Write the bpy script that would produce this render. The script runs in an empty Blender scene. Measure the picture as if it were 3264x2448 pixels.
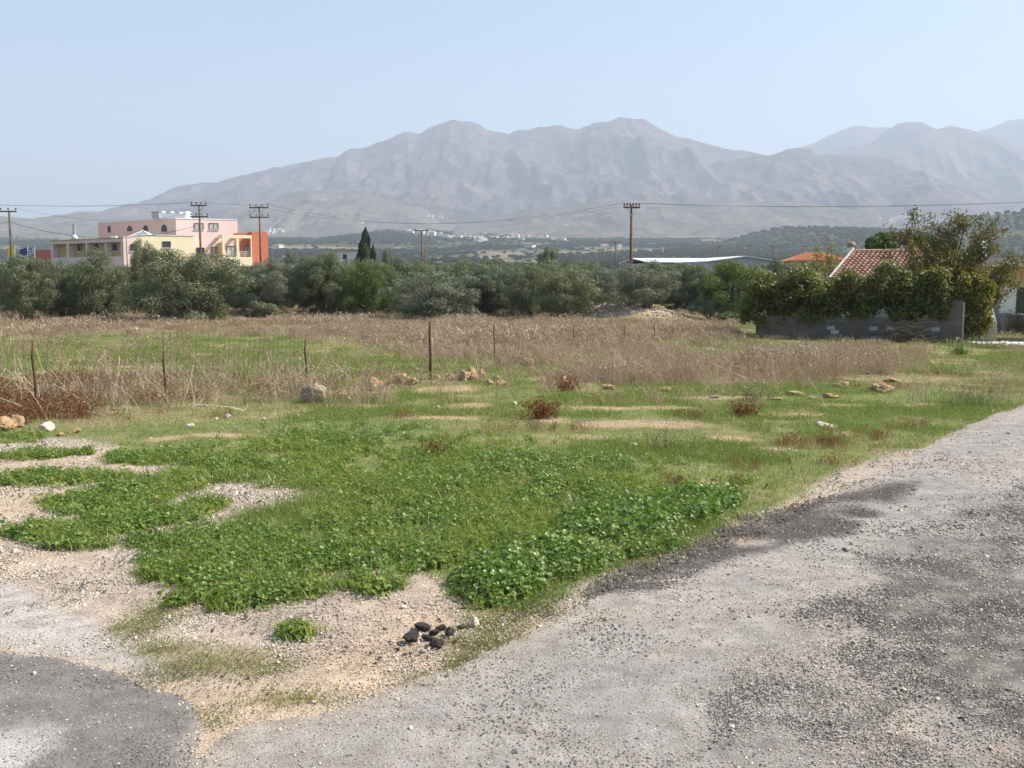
import bpy, bmesh, math, random
import numpy as np
from mathutils import Vector, Matrix, Euler
R = math.radians
rng = np.random.default_rng(7)
random.seed(7)
SC = bpy.context.scene
COL = SC.collection

# ------------------------------------------------------------------ camera
F, CX, CY = 3203.0, 1632.0, 1224.0          # photo is 3264 x 2448
HOR = 880.0
PITCH = math.atan((CY - HOR) / F)
CAMZ = 1.7
cam_d = bpy.data.cameras.new('camera'); cam = bpy.data.objects.new('camera', cam_d); COL.objects.link(cam)
cam_d.sensor_width = 36.0; cam_d.lens = 36.0 * F / 3264.0
cam_d.clip_start = 0.05; cam_d.clip_end = 60000
cam.location = (0, 0, CAMZ); cam.rotation_euler = (R(90) - PITCH, 0, 0)
SC.camera = cam

# ------------------------------------------------------------------ world, sun, exposure
SUN_EL, SUN_AZ = R(46), R(83)                # azimuth clockwise from the view direction (+Y)
w = bpy.data.worlds.new('World'); SC.world = w; w.use_nodes = True
nt = w.node_tree; nt.nodes.clear()
sky = nt.nodes.new('ShaderNodeTexSky'); sky.sky_type = 'NISHITA'; sky.sun_disc = False
sky.sun_elevation = SUN_EL; sky.sun_rotation = SUN_AZ
sky.air_density = 1.0; sky.dust_density = 1.6; sky.ozone_density = 1.5
bgn = nt.nodes.new('ShaderNodeBackground'); bgn.inputs['Strength'].default_value = 0.10
wo = nt.nodes.new('ShaderNodeOutputWorld')
nt.links.new(sky.outputs[0], bgn.inputs['Color']); nt.links.new(bgn.outputs[0], wo.inputs['Surface'])
sd = bpy.data.lights.new('sun', 'SUN'); sd.energy = 5.0; sd.angle = R(0.55); sd.color = (1.0, 0.93, 0.82)
sun = bpy.data.objects.new('sun', sd); COL.objects.link(sun)
to_sun = Vector((math.sin(SUN_AZ) * math.cos(SUN_EL), math.cos(SUN_AZ) * math.cos(SUN_EL), math.sin(SUN_EL)))
sun.rotation_euler = to_sun.to_track_quat('Z', 'Y').to_euler()
sun.location = (60, 10, 60)
SC.view_settings.view_transform = 'Standard'; SC.view_settings.look = 'None'
SC.view_settings.exposure = 1.03; SC.view_settings.gamma = 1.0
SC.render.engine = 'CYCLES'
cy = SC.cycles
cy.use_denoising = True
try: cy.denoiser = 'OPENIMAGEDENOISE'
except Exception: pass
cy.max_bounces = 6; cy.diffuse_bounces = 2; cy.glossy_bounces = 2; cy.transmission_bounces = 3
cy.transparent_max_bounces = 6; cy.volume_bounces = 0
cy.use_adaptive_sampling = True; cy.adaptive_threshold = 0.02
cy.caustics_reflective = False; cy.caustics_refractive = False
SC.render.use_persistent_data = False

# ------------------------------------------------------------------ pixels <-> world
cp, sp = math.cos(PITCH), math.sin(PITCH)
def ray(u, v):
    dx, dy = (u - CX) / F, (CY - v) / F
    return dx, cp + dy * sp, -sp + dy * cp
def at(u, v, Y):
    a, b, c = ray(u, v); t = Y / b
    return Vector((a * t, Y, CAMZ + c * t))

# ------------------------------------------------------------------ noise
def _hash(ix, iy, s):
    h = (ix.astype(np.int64) * 374761393 + iy.astype(np.int64) * 668265263 + s * 974711) & 0xFFFFFFFF
    h = ((h ^ (h >> 13)) * 1274126177) & 0xFFFFFFFF
    h = h ^ (h >> 16)
    return (h & 0xFFFFFF) / float(0xFFFFFF)
def vn(x, y, s=0):
    x = np.asarray(x, float); y = np.asarray(y, float)
    ix, iy = np.floor(x), np.floor(y); fx, fy = x - ix, y - iy
    fx = fx * fx * fx * (fx * (fx * 6 - 15) + 10); fy = fy * fy * fy * (fy * (fy * 6 - 15) + 10)
    a = _hash(ix, iy, s); b = _hash(ix + 1, iy, s); c = _hash(ix, iy + 1, s); d = _hash(ix + 1, iy + 1, s)
    return (a * (1 - fx) + b * fx) * (1 - fy) + (c * (1 - fx) + d * fx) * fy
def fbm(x, y, o=4, s=0, g=0.5):
    t, a, n = 0.0, 1.0, 0.0
    for i in range(o):
        t = t + a * vn(np.asarray(x) * 2 ** i + 17.3 * i, np.asarray(y) * 2 ** i - 9.1 * i, s + i); n += a; a *= g
    return t / n
def ridged(x, y, o=4, s=0):
    t, a, n = 0.0, 1.0, 0.0
    for i in range(o):
        t = t + a * (1 - np.abs(2 * vn(np.asarray(x) * 2 ** i + 5.3 * i, np.asarray(y) * 2 ** i + 3.7 * i, s + i) - 1)); n += a; a *= 0.5
    return t / n
def sstep(a, b, x):
    t = np.clip((np.asarray(x, float) - a) / (b - a), 0, 1); return t * t * (3 - 2 * t)

# ------------------------------------------------------------------ terrain heights
_PY = np.array([-400, 100, 150, 250, 400, 700, 1000, 1500, 2000, 3000, 4000, 5000, 6500, 9000, 16000, 30000.])
_PZ = np.array([0, 0, -0.4, -1.0, 0.6, 7, 15, 38, 66, 116, 168, 225, 300, 330, 330, 330.])
def gz(x, y):
    x = np.asarray(x, float); y = np.asarray(y, float)
    z = -1.4 * sstep(4, 46, y) + np.interp(y, _PY, _PZ)
    near = sstep(-3, 3, y)
    z = z + 0.10 * (fbm(x * .25, y * .25, 3, 3) - .5) * sstep(5, 14, y) + 0.035 * (fbm(x * .9, y * .9, 3, 5) - .5)
    z = z + 0.35 * (fbm(x * .07, y * .07, 2, 9) - .5) * sstep(14, 40, y)
    far = sstep(200, 1200, y)
    z = z + far * 14 * (fbm(x * .0022, y * .0022, 3, 12) - .5)
    # heap of dug earth under the pole
    z = z + 1.1 * np.exp(-(((x - 8.4) / 3.7) ** 2 + ((y - 72.5) / 4.0) ** 2) ** 1.5) * (0.75 + .5 * fbm(x * .8, y * .8, 3, 21))
    return z
def ghit(u, v):
    """where the sight line of a pixel meets the ground"""
    a, b, c = ray(u, v)
    t0, t1 = 1.5, 1.5
    for i in range(400):
        t1 = t0 * 1.02
        if CAMZ + c * t1 < float(gz(a * t1, b * t1)): break
        t0 = t1
    for i in range(18):
        tm = .5 * (t0 + t1)
        if CAMZ + c * tm < float(gz(a * tm, b * tm)): t1 = tm
        else: t0 = tm
    return Vector((a * t1, b * t1, float(gz(a * t1, b * t1))))
def on_ground(x, y, dz=0.0): return Vector((x, y, float(gz(x, y)) + dz))

# ------------------------------------------------------------------ materials
def mat(name, col, rough=0.9, var=0.25, scale=8.0, col2=None, bump=0.0, bscale=40.0, metal=0.0, spec=0.3, detail=6.0, coord='Object'):
    m = bpy.data.materials.new(name); m.use_nodes = True; n = m.node_tree; b = n.nodes['Principled BSDF']
    b.inputs['Roughness'].default_value = rough; b.inputs['Metallic'].default_value = metal
    b.inputs['Specular IOR Level'].default_value = spec
    tc = n.nodes.new('ShaderNodeTexCoord')
    nz = n.nodes.new('ShaderNodeTexNoise'); nz.inputs['Scale'].default_value = scale; nz.inputs['Detail'].default_value = detail; nz.inputs['Roughness'].default_value = .62
    n.links.new(tc.outputs[coord], nz.inputs['Vector'])
    cr = n.nodes.new('ShaderNodeValToRGB'); e = cr.color_ramp.elements
    c2 = col2 or tuple(c * (1 - var) for c in col)
    c1 = col if col2 else tuple(min(1, c * (1 + var)) for c in col)
    e[0].position = .3; e[1].position = .7; e[0].color = (*c2, 1); e[1].color = (*c1, 1)
    n.links.new(nz.outputs['Fac'], cr.inputs['Fac']); n.links.new(cr.outputs['Color'], b.inputs['Base Color'])
    if bump:
        nb = n.nodes.new('ShaderNodeTexNoise'); nb.inputs['Scale'].default_value = bscale; nb.inputs['Detail'].default_value = 5
        n.links.new(tc.outputs[coord], nb.inputs['Vector'])
        bp = n.nodes.new('ShaderNodeBump'); bp.inputs['Strength'].default_value = bump; bp.inputs['Distance'].default_value = .02
        n.links.new(nb.outputs['Fac'], bp.inputs['Height']); n.links.new(bp.outputs['Normal'], b.inputs['Normal'])
    return m
def leaf_mat(name, cols, trans=0.35, rough=0.55, spec=0.25, inst=False, under=None):
    """foliage: colour differs from leaf to leaf and from plant to plant; light shines through"""
    m = bpy.data.materials.new(name); m.use_nodes = True; n = m.node_tree; n.nodes.clear()
    geo = n.nodes.new('ShaderNodeNewGeometry'); oi = n.nodes.new('ShaderNodeObjectInfo')
    cr = n.nodes.new('ShaderNodeValToRGB'); e = cr.color_ramp.elements
    while len(e) < len(cols): e.new(.5)
    for i, c in enumerate(cols):
        e[i].position = i / max(1, len(cols) - 1); e[i].color = (*c, 1)
    mx = n.nodes.new('ShaderNodeMath'); mx.operation = 'MULTIPLY_ADD'; mx.inputs[1].default_value = .6 if not inst else .45
    n.links.new(geo.outputs['Random Per Island'], mx.inputs[0])
    m2 = n.nodes.new('ShaderNodeMath'); m2.operation = 'MULTIPLY'; m2.inputs[1].default_value = .4 if not inst else .55
    n.links.new(oi.outputs['Random'], m2.inputs[0]); n.links.new(m2.outputs[0], mx.inputs[2])
    n.links.new(mx.outputs[0], cr.inputs['Fac'])
    csrc = cr.outputs['Color']
    if under:
        mi = n.nodes.new('ShaderNodeMix'); mi.data_type = 'RGBA'; mi.inputs[7].default_value = (*under, 1)
        n.links.new(geo.outputs['Backfacing'], mi.inputs[0]); n.links.new(csrc, mi.inputs[6]); csrc = mi.outputs[2]
    b = n.nodes.new('ShaderNodeBsdfPrincipled'); b.inputs['Roughness'].default_value = rough; b.inputs['Specular IOR Level'].default_value = spec
    n.links.new(csrc, b.inputs['Base Color'])
    tr = n.nodes.new('ShaderNodeBsdfTranslucent')
    hs = n.nodes.new('ShaderNodeHueSaturation'); hs.inputs['Saturation'].default_value = 1.15; hs.inputs['Value'].default_value = 1.25
    n.links.new(csrc, hs.inputs['Color']); n.links.new(hs.outputs[0], tr.inputs['Color'])
    ms = n.nodes.new('ShaderNodeMixShader'); ms.inputs[0].default_value = trans
    n.links.new(b.outputs[0], ms.inputs[1]); n.links.new(tr.outputs[0], ms.inputs[2])
    o = n.nodes.new('ShaderNodeOutputMaterial'); n.links.new(ms.outputs[0], o.inputs['Surface'])
    return m
def glass_mat(name, col=(.03, .04, .05)):
    m = bpy.data.materials.new(name); m.use_nodes = True; b = m.node_tree.nodes['Principled BSDF']
    b.inputs['Base Color'].default_value = (*col, 1); b.inputs['Roughness'].default_value = .08; b.inputs['Specular IOR Level'].default_value = .6
    return m

# ------------------------------------------------------------------ mesh helpers
def np_mesh(name, V, Fc, smooth=False):
    """V (n,3), Fc (m,k) -> mesh"""
    V = np.ascontiguousarray(V, dtype=np.float32); Fc = np.ascontiguousarray(Fc, dtype=np.int32)
    me = bpy.data.meshes.new(name); k = Fc.shape[1]
    me.vertices.add(len(V)); me.vertices.foreach_set('co', V.ravel())
    me.loops.add(Fc.size); me.loops.foreach_set('vertex_index', Fc.ravel())
    me.polygons.add(len(Fc)); me.polygons.foreach_set('loop_start', np.arange(0, Fc.size, k, dtype=np.int32))
    if smooth: me.polygons.foreach_set('use_smooth', np.ones(len(Fc), bool))
    me.update(calc_edges=True); return me
def link(name, me, parent=None, mats=None, loc=None, rot=None):
    o = bpy.data.objects.new(name, me); COL.objects.link(o)
    if mats is not None and me is not None and not me.materials:
        for m in (mats if isinstance(mats, (list, tuple)) else [mats]): me.materials.append(m)
    if loc is not None: o.location = loc
    if rot is not None: o.rotation_euler = rot
    if parent: o.parent = parent
    return o
def tag(o, label=None, cat=None, group=None, kind=None):
    if label: o['label'] = label
    if cat: o['category'] = cat
    if group: o['group'] = group
    if kind: o['kind'] = kind
    return o
def thing(name, loc, label, cat, group=None, rz=0.0):
    o = bpy.data.objects.new(name, None); COL.objects.link(o); o.location = loc; o.rotation_euler = (0, 0, rz)
    o.empty_display_size = .2
    return tag(o, label, cat, group)
class MB:
    def __init__(s): s.v = []; s.f = []; s.m = []
    def add(s, vs, fs, mi=0):
        n = len(s.v); s.v += [tuple(v) for v in vs]; s.f += [tuple(i + n for i in f) for f in fs]; s.m += [mi] * len(fs); return s
    def box(s, c, d, rz=0.0, mi=0, M=None):
        hx, hy, hz = d[0] / 2, d[1] / 2, d[2] / 2; ca, sa = math.cos(rz), math.sin(rz); P = []
        for z in (-hz, hz):
            for x, y in ((-hx, -hy), (hx, -hy), (hx, hy), (-hx, hy)):
                p = Vector((c[0] + x * ca - y * sa, c[1] + x * sa + y * ca, c[2] + z))
                P.append(M @ p if M else p)
        return s.add(P, [(3, 2, 1, 0), (4, 5, 6, 7), (0, 1, 5, 4), (1, 2, 6, 5), (2, 3, 7, 6), (3, 0, 4, 7)], mi)
    def prism(s, pts, z0, z1, mi=0):
        n = len(pts); zz0 = z0 if isinstance(z0, (list, tuple)) else [z0] * n; zz1 = z1 if isinstance(z1, (list, tuple)) else [z1] * n
        P = [(p[0], p[1], a) for p, a in zip(pts, zz0)] + [(p[0], p[1], a) for p, a in zip(pts, zz1)]
        fs = [tuple(range(n - 1, -1, -1)), tuple(range(n, 2 * n))] + [(i, (i + 1) % n, n + (i + 1) % n, n + i) for i in range(n)]
        return s.add(P, fs, mi)
    def tube(s, path, rad, n=8, mi=0, caps=True):
        path = [Vector(p) for p in path]; rads = rad if isinstance(rad, (list, tuple)) else [rad] * len(path); P = []
        up = Vector((0, 0, 1))
        for i, p in enumerate(path):
            t = (path[min(i + 1, len(path) - 1)] - path[max(i - 1, 0)]); t = t.normalized() if t.length > 1e-9 else up
            a = t.cross(Vector((0, 1, 0)) if abs(t.z) > .9 else up).normalized(); b = t.cross(a)
            for k in range(n):
                q = 2 * math.pi * k / n; P.append(p + (a * math.cos(q) + b * math.sin(q)) * rads[i])
        fs = []
        for i in range(len(path) - 1):
            for k in range(n): fs.append((i * n + k, i * n + (k + 1) % n, (i + 1) * n + (k + 1) % n, (i + 1) * n + k))
        if caps: fs += [tuple(range(n - 1, -1, -1)), tuple((len(path) - 1) * n + k for k in range(n))]
        return s.add(P, fs, mi)
    def mesh(s, name, smooth=False):
        me = bpy.data.meshes.new(name); me.from_pydata(s.v, [], s.f)
        if any(s.m): me.polygons.foreach_set('material_index', np.array(s.m, dtype=np.int32))
        bm = bmesh.new(); bm.from_mesh(me); bmesh.ops.recalc_face_normals(bm, faces=bm.faces); bm.to_mesh(me); bm.free()
        if smooth: me.polygons.foreach_set('use_smooth', np.ones(len(me.polygons), bool))
        me.update(); return me
    def build(s, name, mats, parent=None, smooth=False, loc=None):
        return link(name, s.mesh(name, smooth), parent, mats, loc)
def rand_unit(n):
    v = rng.normal(size=(n, 3)); return v / np.linalg.norm(v, axis=1, keepdims=True)
def leaf_quads(P, N, L, W, droop=0.0, T=None):
    """rhombic leaves at P, facing N, length L, width W -> verts, faces"""
    n = len(P); A = rand_unit(n) if T is None else T + .5 * rand_unit(n); A = A - (A * N).sum(1, keepdims=True) * N
    A[:, 2] -= droop; A /= np.linalg.norm(A, axis=1, keepdims=True) + 1e-9
    B = np.cross(N, A); L = np.broadcast_to(L, n)[:, None]; W = np.broadcast_to(W, n)[:, None]
    V = np.stack([P - A * L * .5, P + B * W * .5 + A * L * .05, P + A * L * .5, P - B * W * .5 + A * L * .05], 1).reshape(-1, 3)
    return V, np.arange(n * 4).reshape(-1, 4)

# ------------------------------------------------------------------ where what grows: outlines on the ground
def gpoly(pts, k=1.0):
    return np.array([ghit(u * k, v * k)[:2] for u, v in pts])
def sdist(x, y, poly):
    """signed distance, positive inside; far from the outline simply -9"""
    lo, hi = poly.min(0) - 3, poly.max(0) + 3; sel = (x > lo[0]) & (x < hi[0]) & (y > lo[1]) & (y < hi[1])
    out = np.full(x.shape, -9.); out[sel] = _sdist(x[sel], y[sel], poly); return out
def _sdist(x, y, poly):
    d = np.full(x.shape, 1e18); ins = np.zeros(x.shape, bool); n = len(poly)
    for i in range(n):
        ax, ay = poly[i]; bx, by = poly[(i + 1) % n]; ex, ey = bx - ax, by - ay
        t = np.clip(((x - ax) * ex + (y - ay) * ey) / (ex * ex + ey * ey + 1e-12), 0, 1)
        d = np.minimum(d, (x - ax - ex * t) ** 2 + (y - ay - ey * t) ** 2)
        c = ((ay > y) != (by > y)) & (x < ex * (y - ay) / (ey if ey else 1e-12) + ax); ins ^= c
    return np.where(ins, 1, -1) * np.sqrt(d)
K = 3264 / 2212.0
PL = {}
PL['road'] = np.vstack([[[30, 18]], gpoly([(3264, 1291), (3143, 1335), (3025, 1380), (2892, 1461), (2730, 1540), (2560, 1640), (2380, 1730), (2120, 1800), (1980, 1865), (1800, 1945),
                      (1640, 2025), (1480, 2100), (1298, 2150), (1060, 2262), (830, 2310), (680, 2370), (600, 2448)]),
                      [[-1.15, 2.0], [-1.6, -8], [14, -8], [44, 16]]])
PL['side'] = np.vstack([gpoly([(0, 2060), (250, 2105), (420, 2175), (570, 2215), (650, 2290), (655, 2360), (610, 2448)]), [[-1.15, 2.0], [-1.6, -8], [-9, -8], [-9, 3.8]]])
PL['pale'] = gpoly([(-400, 1800), (0, 1840), (150, 1905), (270, 1990), (380, 2075), (540, 2160), (420, 2172), (250, 2103), (0, 2055), (-400, 1990)])
PL['white'] = gpoly([(-200, 2340), (0, 2345), (130, 2300), (215, 2360), (190, 2395), (100, 2420), (20, 2500), (-200, 2500)])
PL['lush'] = gpoly([(255, 1048), (400, 1005), (540, 950), (700, 925), (900, 938), (1100, 960), (1350, 1000), (1500, 1040), (1640, 1040), (1625, 1090), (1500, 1150), (1330, 1232), (1040, 1318),
                    (950, 1300), (965, 1255), (850, 1232), (750, 1208), (680, 1240), (640, 1275), (560, 1300), (500, 1305), (480, 1270), (350, 1248), (410, 1205), (330, 1165), (500, 1128), (640, 1092), (655, 1062), (560, 1052), (400, 1070)], K)
PL['mallow1'] = gpoly([(1400, 1880), (1480, 1800), (1700, 1745), (1900, 1745), (1960, 1790), (1700, 1900), (1520, 1950), (1410, 1925)])
PL['mallow2'] = gpoly([(1800, 1650), (2000, 1610), (2200, 1570), (2380, 1580), (2390, 1620), (2200, 1700), (1950, 1745), (1800, 1710)])
PL['bare'] = np.vstack([gpoly([(-500, 1385), (0, 1395), (200, 1395), (380, 1440), (480, 1490), (380, 1540), (420, 1600), (620, 1550), (880, 1535), (980, 1570), (720, 1680), (520, 1740), (520, 1840), (720, 1930), (860, 1880), (1000, 1800), (1200, 1800),
                    (1400, 1850), (1430, 1950), (1540, 1975), (1800, 1890), (2000, 1800), (2160, 1730), (2400, 1655), (2560, 1590), (2720, 1490), (2900, 1430)]), [[9, 3], [-1.15, 2.0], [-1.6, -8], [-9, -8], [-14, 6]]])
PL['tar'] = gpoly([(1900, 1895), (1986, 1815), (2259, 1710), (2370, 1655), (2628, 1600), (2850, 1540), (2930, 1540), (2880, 1600), (2739, 1700), (2517, 1745), (2296, 1805), (2075, 1890)])
PL['coarse'] = np.vstack([gpoly([(2150, 2448), (2300, 2330), (2250, 2220), (2420, 2080), (2600, 1930), (2850, 1850), (2760, 1760), (2950, 1680), (3264, 1560)]), [[9, 8], [9, 2]], ])
PL['dryback'] = gpoly([(-900, 985), (2380, 990), (2385, 1062), (1450, 1078), (1000, 1082), (600, 1058), (0, 1078), (-900, 1090)])
PL['drymid'] = gpoly([(1150, 1075), (2380, 1055), (2350, 1085), (2150, 1098), (2080, 1128), (2250, 1150), (2500, 1130), (2700, 1095), (2850, 1095), (2850, 1130), (2780, 1190), (2600, 1225), (2350, 1235), (2000, 1218), (1850, 1235), (1700, 1190), (1560, 1160), (1400, 1150), (1280, 1120)])
PL['dryfence'] = gpoly([(-200, 1345), (0, 1335), (250, 1360), (500, 1335), (900, 1290), (1010, 1250), (1000, 1185), (700, 1215), (450, 1195), (250, 1230), (-200, 1225)])
PL['redgrass'] = gpoly([(-250, 1190), (150, 1212), (270, 1240), (180, 1310), (100, 1340), (0, 1352), (-250, 1352)])
def ell(u, v, ru, rv):
    c = ghit(u, v); a = ghit(u, v - rv); b = ghit(u, v + rv)
    return (c.x, c.y, max(.05, ru * c.length / F), max(.06, abs(a.y - b.y) / 2))
LOWGREEN = [ell(*e) for e in [(150, 1530, 190, 24), (310, 1608, 190, 34), (250, 1692, 200, 26), (480, 1650, 140, 28), (200, 1712, 110, 22), (440, 1462, 130, 22), (110, 1452, 120, 18), (560, 1835, 140, 30), (720, 1885, 140, 40),
            (760, 1935, 80, 22), (530, 1925, 60, 9), (230, 1747, 70, 7), (1140, 1872, 110, 26), (925, 2030, 34, 10), (330, 1660, 60, 20), (640, 1620, 90, 18), (820, 1800, 90, 40), (60, 1400, 80, 16), (400, 1560, 90, 16)]]
DULL = [ell(*e) for e in [(450, 1968, 85, 34), (520, 2075, 150, 22), (640, 2120, 190, 34), (780, 2140, 120, 26), (930, 2242, 140, 18), (470, 2158, 70, 16), (1680, 1945, 90, 22), (1590, 1990, 110, 24), (1480, 2050, 110, 24), (1420, 2105, 70, 16), (1810, 1970, 65, 14), (650, 2310, 60, 12), (1320, 2170, 50, 10), (380, 2000, 60, 26)]]
EARTH = [ell(*e) for e in [(1120, 1252, 130, 12), (1380, 1240, 120, 12), (1450, 1297, 110, 10), (1100, 1295, 120, 5), (2050, 1352, 200, 12), (1900, 1300, 140, 9), (2270, 1548, 70, 16), (2550, 1322, 120, 9), (700, 1390, 160, 6), (2350, 1400, 100, 8), (1750, 1340, 100, 9), (1400, 1330, 160, 6), (2100, 1300, 90, 7), (2480, 1430, 80, 8), (1900, 1390, 120, 6), (480, 1400, 70, 8), (1660, 1560, 40, 6), (560, 1130, 120, 5), (180, 1150, 90, 4), (760, 1170, 90, 4), (380, 1170, 110, 4), (980, 1120, 70, 4), (3000, 1160, 110, 4), (2700, 1290, 90, 5), (2950, 1290, 70, 5), (1800, 1510, 30, 5), (2700, 1380, 60, 8), (2300, 1268, 160, 6), (1700, 1500, 50, 5)]]
TUFTRED = [ell(*e) for e in [(2620, 1420, 140, 16), (2760, 1390, 110, 14), (2690, 1480, 60, 10), (1650, 1370, 130, 10), (1380, 1420, 50, 12), (1870, 1365, 60, 8), (2400, 1490, 40, 12), (2900, 1360, 60, 10), (80, 1110, 120, 10), (420, 1140, 70, 9), (250, 1165, 90, 8), (640, 1150, 110, 7), (820, 1120, 90, 7), (300, 1105, 80, 6), (900, 1180, 60, 8), (1050, 1150, 60, 6), (1150, 1205, 60, 6), (2500, 1180, 90, 7), (2900, 1230, 80, 8), (3050, 1200, 90, 7), (2200, 1330, 70, 7), (1250, 1330, 60, 6), (700, 1330, 70, 6), (1560, 1370, 60, 8), (2140, 1545, 50, 8), (2400, 1550, 50, 10)]]
DUSTY = [ell(*e) for e in [(1050, 2300, 110, 60), (1650, 2370, 90, 26), (2960, 2330, 110, 60), (2980, 2310, 60, 70), (2750, 2380, 120, 20), (3180, 2420, 60, 20), (2460, 2270, 80, 16), (2130, 2100, 70, 20), (1950, 1960, 120, 24), (2800, 1520, 60, 6), (100, 1890, 60, 20), (170, 1920, 60, 14)]]
HOLES = [ell(*e) for e in [(830, 1585, 170, 26), (660, 1640, 160, 24), (780, 1640, 120, 26), (480, 1620, 60, 14), (900, 1870, 60, 20), (1650, 1560, 40, 7), (1800, 1508, 30, 6)]]
def ells(x, y, L):
    m = np.zeros(x.shape)
    for cx, cy_, rx, ry in L:
        m = np.maximum(m, 1.35 - np.sqrt(((x - cx) / rx) ** 2 + ((y - cy_) / ry) ** 2))
    return m                                   # about 1.35 at a centre, 0.35 on the rim
def land(x, y):
    s = np.clip(y / 10, .35, 3)
    wx = x + .55 * s * (fbm(x / s * 1.1, y / s * 1.1, 4, 31) - .5); wy = y + .55 * s * (fbm(x / s * 1.1, y / s * 1.1, 4, 41) - .5)
    r = {k: sdist(wx, wy, p) for k, p in PL.items()}
    M = {'sd_road': np.maximum(r['road'], r['side'])}
    e = .12 * s
    for k in r: M[k] = sstep(-e, e, r[k])
    nn = fbm(x * .9, y * .6, 4, 45)
    hole = sstep(.15, .6, ells(wx, wy, HOLES)); M['side'] = sstep(-.05, .05, r['side'] + .5 * (fbm(x * 3.1, y * 3.1, 5, 49, .65) - .5))
    M['lush'] = (1 - hole) * sstep(-.25 * np.clip((y - 5.5) / 1.5, 1, 6), .3 * np.clip((y - 5.5) / 1.5, 1, 5), r['lush'] + (1.7 * (fbm(x * 1.7, y * 1.5, 4, 47, .6) - .53)) * s)
    for k in ('dryback', 'drymid', 'dryfence', 'redgrass'): M[k] = sstep(-.35, .55, r[k] / (1.1 * s) + 2.4 * (nn - .5))
    for k, L in (('low', LOWGREEN), ('dull', DULL), ('earth', EARTH), ('tuft', TUFTRED), ('dusty', DUSTY)):
        E_ = ells(wx, wy, L); M[k] = sstep(.1, .7, E_ + (.9 * (fbm(x * 3.5, y * 3.5, 3, 53) - .5) * np.clip(E_ * 4, 0, 1) if k in ('low', 'dull') else 0))
    M['gap'] = sstep(.40, .51, fbm(x * 2.3, y * 2.0, 4, 63, .6))
    M['tar'] = M['tar'] * sstep(.17, .36, fbm(x * 1.9, y * 1.9, 4, 57))
    return M

# ------------------------------------------------------------------ the ground sheet
def axis(a, b, d0, grow):
    out = [a]
    while out[-1] < b: out.append(out[-1] + max(d0, out[-1] * grow))
    return out
ys = np.array([-60, -30, -15, -8, -4, -1, .5, 1.4] + axis(2.0, 130, .045, .0145) + axis(134, 10000, 2, .035))
xp = axis(0, 6.5, .06, 0) ; xp = xp + axis(xp[-1] + .06, 80, .06, .017) ; xp = xp + axis(xp[-1] * 1.05, 7500, 4, .08)
xs = np.array([-a for a in xp[:0:-1]] + xp)
GX, GY = np.meshgrid(xs, ys); nx, ny = len(xs), len(ys)
GZ = gz(GX, GY)
near = (GY < 135) & (np.abs(GX) < 95) & (GY > -10)
Cg = np.zeros((ny, nx, 4)); Cg[..., 3] = 0
def mixc(c, m, col): return c * (1 - m[..., None]) + np.array(col) * m[..., None]
def ground_colour(x, y):
    M = land(x, y)
    n1 = fbm(x * .7, y * .5, 4, 51); n2 = fbm(x * 3.1, y * 3.1, 3, 61); n3 = fbm(x * .16, y * .22, 3, 71)
    c = np.zeros(x.shape + (3,)) + np.array([.15, .175, .055])                      # turf soil
    c = mixc(c, sstep(.47, .64, n1) * .75, [.31, .235, .14]); c = mixc(c, sstep(.5, .62, n2) * .45, [.11, .125, .045])
    c = mixc(c, sstep(.52, .66, n3) * .5, [.12, .145, .045])
    c = mixc(c, np.maximum(np.maximum(M['dryback'], M['drymid']), M['dryfence']) * .6, [.27, .205, .13])
    c = mixc(c, M['redgrass'] * .8, [.17, .10, .06])
    c = mixc(c, M['tuft'] * .5, [.16, .10, .05])
    c = mixc(c, M['lush'] * (.3 + .7 * M['gap']), [.16, .175, .065])
    c = mixc(c, M['earth'] * (.6 + .4 * n2), [.40, .285, .17])
    b = M['bare'] * (1 - M['lush'])
    sandy = sstep(.40, .62, fbm(x * .55, y * .55, 3, 81))
    c = mixc(c, b, [.37, .31, .25]); c = mixc(c, b * sandy * .75, [.41, .315, .22]); c = mixc(c, b * sstep(.55, .7, n2) * .5, [.27, .225, .18])
    c = mixc(c, M['low'] * .6, [.12, .13, .05]); c = mixc(c, M['dull'] * .65, [.20, .18, .085])
    c = mixc(c, M['pale'] * .9, [.36, .345, .325]); c = mixc(c, M['tar'] * .95, [.07, .058, .05])
    g = np.clip(b + .4 * M['earth'] + M['pale'] * .3, 0, 1)
    # the heap of dug earth
    hp = sstep(.25, .5, np.exp(-(((x - 8.4) / 3.7) ** 2 + ((y - 72.5) / 4.0) ** 2) ** 1.5))
    c = mixc(c, hp * .9, [.36, .29, .19]); c = mixc(c, hp * sstep(.5, .65, n2) * .7, [.42, .41, .39])
    return c, g, M
cc, gg, MM = ground_colour(GX[near], GY[near])
Cg[near, :3] = cc; Cg[near, 3] = gg
far = ~near
fx, fy = GX[far], GY[far]
f1 = fbm(fx * .006, fy * .004, 3, 91); f2 = fbm(fx * .02, fy * .02, 3, 95)
fc = np.zeros(fx.shape + (3,)) + np.array([.075, .085, .042])
fc = mixc(fc, sstep(.56, .68, f1) * .7, [.26, .20, .125]); fc = mixc(fc, sstep(.55, .7, f2) * .5, [.05, .065, .03])
Cg[far, :3] = fc
idx = np.arange(nx * ny).reshape(ny, nx)
FQ = np.stack([idx[:-1, :-1], idx[:-1, 1:], idx[1:, 1:], idx[1:, :-1]], -1).reshape(-1, 4)
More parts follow.
